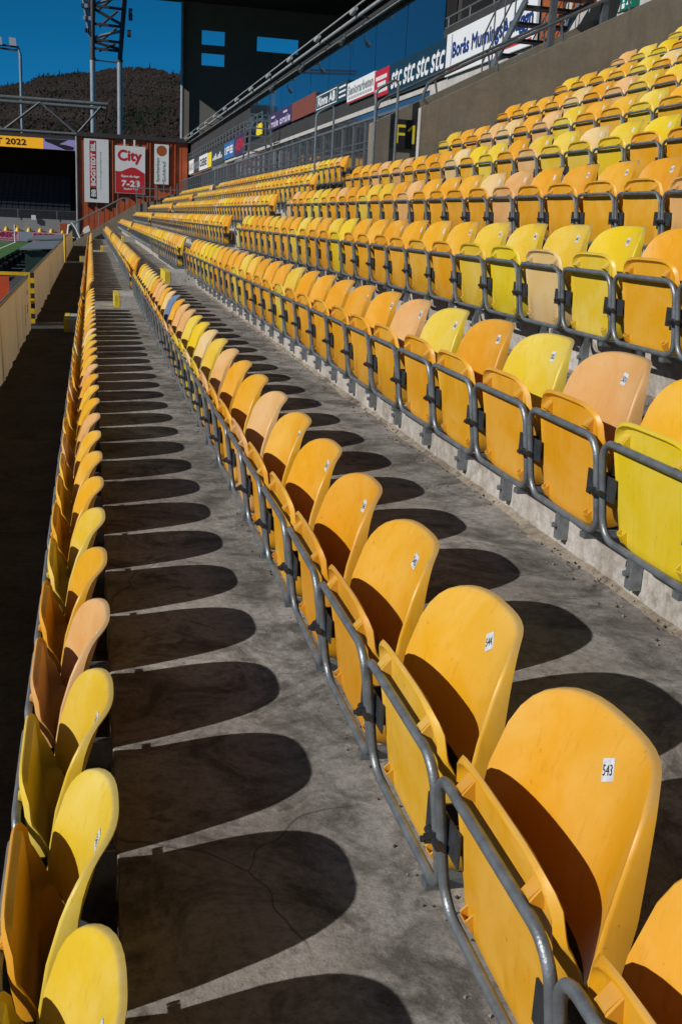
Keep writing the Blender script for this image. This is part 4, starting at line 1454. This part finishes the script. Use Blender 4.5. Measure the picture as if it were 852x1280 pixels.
mb = MB(); mb.box(-2.75, -2.0, 103.2, 103.5, 0, 1.75)
solo('orange_box', mb, M_ORANGE_P, 'orange box at the right end of the goal line boards', 'box')
mb = MB(); mb.box(-5.25, -4.85, 103.3, 103.42, 1.95, 2.35)
solo('white_notice', mb, M_WHITE_B, 'small white notice on the end stand front rail', 'notice')

# stand across the pitch: it shows as the dark outline mirrored in the blue glass
t = thing('opposite_stand', (-95, 45, 0), 'long dark covered stand across the pitch, mirrored in the blue glass', 'grandstand')
for i in range(12):
    mb = MB(); mb.box(-84 - 1.2 * i - 1.19, -84 - 1.2 * i, -12, 102, 0, 1.2 + 0.62 * i); part('tier', mb, M_FARSEAT, t)
mb = MB(); mb.box(-101, -100, -12, 102, 0, 17.5); part('back_wall', mb, M_FARBLACK, t)
mb = MB(); mb.box(-101, -80, -12, 102, 16.4, 17.6); part('roof', mb, M_DARK, t)
for i in range(5):
    y = 8 + 20 * i
    mb = MB(); mb.box(-80.4, -80, y - 1.6, y + 1.6, 18.6, 20.2); part('lamp_bank', mb, M_MASTD, t)
    mb = MB(); mb.box(-80.5, -80.2, y - 0.15, y + 0.15, 17.6, 18.6); part('lamp_post', mb, M_MASTD, t)

# ------------------------------------------------------------------ orange corner building with banners
OY = 88.0
t = thing('orange_building', (3, OY + 3, 0), 'orange clad corner building carrying three hanging banners', 'building')
mb = MB(); mb.box(-0.95, 7.4, OY + 0.1, OY + 6, 0, H0 + 5.42); part('wall', mb, M_ORANGE_W, t)
edges = [-0.95, -0.55, 1.42, 1.72, 4.22, 4.62, 6.05, 6.5, 7.4]
for a, b in zip(edges[:-1], edges[1:]):
    n = max(1, round((b - a) / 0.42))
    for j in range(n):
        xa, xb = a + (b - a) * j / n, a + (b - a) * (j + 1) / n
        mb = MB(); mb.box(xa + 0.02, xb - 0.02, OY + 0.06, OY + 0.1, 0, H0 + 5.40); part('cladding_panel', mb, M_ORANGE_W, t)
for x in (1.48, 1.66, 4.3, 4.5, 6.1, 6.4):
    mb = MB(); mb.box(x - 0.05, x + 0.05, OY - 0.05, OY + 0.058, H0 + 0.6, H0 + 5.3); part('pilaster', mb, M_ORANGE_W, t)
mb = MB(); mb.box(-1.0, 7.5, OY - 0.15, OY + 6.2, H0 + 5.42, H0 + 5.72); part('cornice', mb, M_DARK, t)
mb = MB(); mb.tube([(-1.02, OY, 0), (-1.02, OY, H0 + 5.4)], 0.09, 8); part('corner_pipe', mb, M_MAST, t, True)
def hang(x0, x1, z0, z1, label):
    t = thing('hanging_banner', ((x0 + x1) / 2, OY - 0.1, H0 + z0), label, 'banner', 'banners on the orange building')
    mb = MB(); mb.box(x0, x1, OY - 0.14, OY - 0.08, H0 + z0, H0 + z1); part('sheet', mb, M_WHITE_B, t)
    for x in (x0 + 0.25, (x0 + x1) / 2, x1 - 0.25):
        mb = MB(); mb.box(x - 0.04, x + 0.04, OY - 0.12, OY + 0.055, H0 + z0 - 0.35, H0 + z0 - 0.01); part('tie', mb, M_MASTD, t)
    return t
BYF = OY - 0.143
t = hang(-0.47, 1.36, 0.63, 5.28, 'tall white banner with red vertical BOGSTEDT BIL strip')
mb = MB(); mb.box(-0.06, 0.44, BYF, OY - 0.14, H0 + 1.75, H0 + 5.15); part('red_strip', mb, M_RED_B, t)
letters('lettering', 'BOGSTEDT BIL', (0.36, BYF - 0.004, H0 + 1.88), (0, 0, 3.12), (-0.32, 0, 0), M_WHITE_B, t, 0.025)
mb = MB(); mb.prism([(-0.06, BYF, H0 + 0.92), (0.46, BYF, H0 + 0.86), (0.44, BYF, H0 + 1.74), (-0.06, BYF, H0 + 1.74)], (0, 0.003, 0)); part('black_box', mb, M_BLACK, t)
letters('emblem', 'BB', (0.36, BYF - 0.004, H0 + 1.08), (0, 0, 0.5), (-0.30, 0, 0), M_WHITE_B, t, 0.02)
letters('web_address', 'www.bogstedtbil.se', (0.84, BYF - 0.002, H0 + 1.6), (0, 0, 2.75), (-0.16, 0, 0), M_GREY_INK, t)
t = hang(1.84, 4.12, 1.42, 4.92, 'red and white banner reading City 7-23')
vs = [(1.86, BYF, H0 + 1.44), (4.10, BYF, H0 + 1.44)]
for i in range(13):
    q = 1 - i / 12
    vs.append((1.86 + 2.24 * q, BYF, H0 + 3.18 + 0.20 * sin(2 * pi * (0.85 - q)) - 0.12 * (q - 0.5)))
mb = MB(); mb.prism(vs, (0, 0.003, 0)); part('red_wave', mb, M_RED, t)
letters('lettering', 'City', (2.08, BYF - 0.002, H0 + 3.62), (1.75, 0, 0), (0, 0, 0.98), M_RED, t, 0.05)
letters('opening_hours', '7-23', (2.34, BYF - 0.004, H0 + 1.95), (1.35, 0, 0), (0, 0, 0.42), M_WHITE_B, t, 0.035)
letters('small_text', 'Öppet alla dagar', (2.3, BYF - 0.004, H0 + 2.58), (1.4, 0, 0), (0, 0, 0.24), M_WHITE_B, t, 0.012)
letters('small_text', 'Stadion 7-23', (2.5, BYF - 0.004, H0 + 1.70), (1.05, 0, 0), (0, 0, 0.14), M_WHITE_B, t, 0.008)
for x in (2.55, 3.3):
    mb = MB(); mb.box(x - 0.07, x + 0.07, OY - 0.13, OY - 0.09, H0 + 4.93, H0 + 5.40); part('strap', mb, M_WHITE_B, t)
t = hang(4.82, 5.92, 2.25, 5.20, 'narrow white banner with orange disc and grey vertical lettering')
mb = MB(); mb.tube([(5.38, BYF, H0 + 4.72), (5.38, OY - 0.139, H0 + 4.72)], 0.40, 24); part('orange_disc', mb, M_ORANGE_P, t)
letters('lettering', 'Sparbanken', (5.26, BYF - 0.002, H0 + 2.42), (0, 0, 1.75), (-0.30, 0, 0), M_GREY_INK, t, 0.012)
letters('lettering', 'Sjuhärad', (5.74, BYF - 0.002, H0 + 2.42), (0, 0, 1.5), (-0.30, 0, 0), M_GREY_INK, t, 0.012)

# ------------------------------------------------------------------ floodlight masts
MY = 130.0
t = thing('floodlight_mast', (1.9, MY, 0), 'large twin column floodlight mast with lattice head', 'floodlight', 'floodlight masts')
for x in (0.36, 3.30):
    mb = MB(); mb.tube([(x, MY, 0), (x, MY, H0 + 16.2)], 0.30, 12); part('column', mb, M_MAST, t, True)
    mb = MB(); mb.tube([(x, MY, H0 + 16.2), (x + (0.12 if x < 1 else 0.95), MY - 0.3, H0 + 27)], 0.26, 10); part('head_leg', mb, M_MASTD, t, True)
    mb = MB(); mb.tube([(x, MY + 1.6, H0 + 16.6), (x + (0.5 if x < 1 else 0.7), MY + 2.2, H0 + 27)], 0.14, 8); part('rear_leg', mb, M_MASTD, t, True)
zs = [16.1, 17.3, 18.2, 19.8, 21.6, 23.4, 25.2]
for i, z in enumerate(zs):
    q = (z - 16.2) / 10.8
    xa, xb = 0.36 + 0.12 * q, 3.30 + 0.95 * q
    mb = MB(); mb.bar((xa, MY - 0.3 * q, H0 + z), (xb, MY - 0.3 * q, H0 + z - 0.1), 0.26 if i else 0.14); part('cross_beam', mb, M_MASTD, t)
    if 1 <= i < 6:
        z2 = zs[i + 1]
        a, b = ((xa, z), (xb, z2)) if i % 2 == 0 else ((xa, z2), (xb, z))
        a, b = (xa, z + 0.15), (xb, z2 - 0.5)
        if i % 2:
            a, b = (xa, z2 - 0.2), (xb, z + 0.1)
        mb = MB(); mb.tube([(a[0], MY, H0 + a[1]), (b[0], MY, H0 + b[1])], 0.16, 8); part('brace', mb, M_MAST if i % 2 == 0 else M_MASTD, t, True)
        mb = MB(); mb.tube([(xa + 0.7, MY + 1.8, H0 + z), (xb - 0.5, MY + 1.9, H0 + z2)], 0.14, 8); part('brace', mb, M_MASTD, t, True)
for j in range(4):
    f = j / 3
    mb = MB(); mb.tube([(0.15 - 0.10 * f, MY - 1.0 - 0.5 * f, H0 + 18.3), (-0.15 - 1.35 * f, MY - 1.4 - 1.4 * f, H0 + 27)], 0.13, 8); part('lamp_rail', mb, M_MAST, t, True)
for i in range(7):
    z = 18.6 + 1.2 * i
    q = (z - 18.3) / 8.7
    for j in range(3):
        x = 0.05 - (0.30 + 1.15 * q) * (j / 2.0)
        mb = MB(); mb.box(x - 0.16, x + 0.16, MY - 1.9 - q, MY - 1.5 - q, H0 + z, H0 + z + 0.38); part('lamp', mb, M_LAMP if (i + j) % 2 else M_MASTD, t)
for z in (18.7, 20.4, 23.2, 25.0):
    x = 3.85 + 0.095 * (z - 16)
    mb = MB(); mb.box(x, x + 0.42, MY - 0.6, MY - 0.2, H0 + z, H0 + z + 1.2 - 0.5 * (z < 19)); part('control_box', mb, M_MASTD, t)
for x in (0.36, 3.3):
    mb = MB(); mb.tube([(x, MY, H0 + 16.1), (x, MY, H0 + 16.35)], 0.36, 12); part('flange', mb, M_MASTD, t, True)

t = thing('floodlight_mast', (-8.4, 150, 0), 'slim floodlight mast with two lamps on an arm, far left', 'floodlight', 'floodlight masts')
mb = MB(); mb.tube([(-8.45, 150, 0), (-8.45, 150, H0 + 18.5), (-8.75, 150, H0 + 19.4)], 0.22, 8, False, 0, 0.16); part('column', mb, M_MAST, t, True)
for dz in (19.35, 18.95):
    mb = MB(); mb.bar((-8.7, 150, H0 + dz), (-20, 150, H0 + dz + 0.5), 0.22); part('arm', mb, M_MASTD, t)
for x in (-9.3, -11.0, -12.8):
    mb = MB(); mb.prism([(x - 0.4, 149.6, H0 + 19.45), (x + 0.45, 149.6, H0 + 19.4), (x + 0.35, 149.9, H0 + 20.35), (x - 0.45, 149.9, H0 + 20.4)], (0, 0.3, 0)); part('lamp', mb, M_LAMP, t)
mb = MB(); mb.bar((-8.5, 150, H0 + 9.6), (-14, 150, H0 + 15.2), 0.2); part('stay', mb, M_MASTD, t)

# ------------------------------------------------------------------ hill, forest
HYR = 1250.0
def ridge(x):
    px = [-900, -420, -150, -92, -68, -43, -10, 32, 66, 97, 160, 320, 700, 1400]
    pz = [90, 118, 121, 121, 125, 135, 140, 146, 149, 147, 150, 140, 120, 80]
    for a, b, c, d in zip(px[:-1], px[1:], pz[:-1], pz[1:]):
        if a <= x <= b:
            q = (x - a) / (b - a)
            q = q * q * (3 - 2 * q)
            return c + (d - c) * q
    return 80
def hill_z(x, y):
    q = min(1.0, max(0.0, (y - 420) / (HYR - 420)))
    q = q ** 1.1
    z = ridge(x) * q + 5 * mnoise.noise((x * 0.012, y * 0.012, 1.0)) * q
    if y > HYR:
        z = ridge(x) - 0.06 * (y - HYR)
    return z
mb = MB()
nx, ny = 120, 46
vs = []
for j in range(ny):
    y = 400 + (1500 - 400) * j / (ny - 1)
    for i in range(nx):
        x = -850 + 2200 * i / (nx - 1)
        vs.append((x, y, hill_z(x, y) - 0.5))
fs = [(j * nx + i, j * nx + i + 1, (j + 1) * nx + i + 1, (j + 1) * nx + i) for j in range(ny - 1) for i in range(nx - 1)]
mb.add(vs, fs)
struct('hill', mb, M_HILL, True)

fr = random.Random(3)
mb = MB()
def crown(x, y, z, h, w, mi):
    """bare or evergreen crown out of loose upright slivers"""
    for _ in range(6):
        a = fr.uniform(0, 2 * pi)
        ox, oy = w * fr.uniform(0, 0.7) * cos(a), w * fr.uniform(0, 0.7) * sin(a)
        z0 = z + h * fr.uniform(0.0, 0.6)
        hh = h * fr.uniform(0.25, 0.5)
        ww = w * fr.uniform(0.16, 0.36)
        b = fr.uniform(-0.25, 0.25)
        dx, dy = ww * cos(b), ww * sin(b)
        c = (x + ox + fr.uniform(-.4, .4) * w, y + oy + hh * 0.9, min(z0 + hh, z + h))
        mb.add([(x + ox - dx, y + oy - dy, z0 + hh * .3), (x + ox, y + oy - 0.3, z0), (x + ox + dx, y + oy + dy, z0 + hh * 0.45), c], [(0, 1, 2, 3)], mi)
for i in range(14000):
    y = 560 + (HYR + 15 - 560) * sqrt(fr.random())
    x = fr.uniform(-0.13, 0.10) * y * 1.15
    z = hill_z(x, y)
    ev = mnoise.noise((x * 0.02, y * 0.01, 5)) > 0.30 and fr.random() < 0.7
    h = fr.uniform(4, 7)
    crown(x, y, z, h, h * (0.25 if ev else 0.45), 1 if ev else 0)
struct('forest', mb, [M_BARE, M_CONIFER], False, 'stuff')

# conifers one can tell apart on the ridge
ci = 0
spots = [-98, -91, -84, -78, -71, -60, -52, -47, -31, -12, 4, 42, 63, 88, 96, 101]
for x in spots:
    ci += 1
    y = HYR + fr.uniform(-12, 10)
    z = hill_z(x, y)
    h = fr.uniform(6, 10)
    side = 'left' if x < 5 else 'right'
    t = thing('conifer_tree', (x, y, z - 0.6), 'dark spruce on the hill ridge, %s from the left edge' % ORD[ci], 'tree', 'spruces on the ridge')
    m1 = MB(); m1.tube([(x, y, z - 0.6), (x, y, z + h * 0.95)], 0.28, 6, False, 0, 0.04); part('trunk', m1, M_BARK, t)
    m2 = MB()
    for q in range(150):
        f = fr.random() ** 0.8
        rr = h * 0.24 * (1 - f) + 0.15
        a = fr.uniform(0, 2 * pi)
        zz = z + h * (0.10 + 0.90 * f)
        tipx, tipy = x + rr * cos(a) * fr.uniform(.6, 1.1), y + rr * sin(a)
        wv = 0.35 + 0.5 * (1 - f)
        px, py = -sin(a) * wv, cos(a) * wv
        mx, my = x + (tipx - x) * .35, y + (tipy - y) * .35
        m2.add([(x, y, zz + 0.35), (mx + px, my + py, zz), (tipx, tipy, zz - 0.25 * rr), (mx - px, my - py, zz - .1)], [(0, 1, 2, 3)])
    part('crown', m2, M_CONIFER, t)
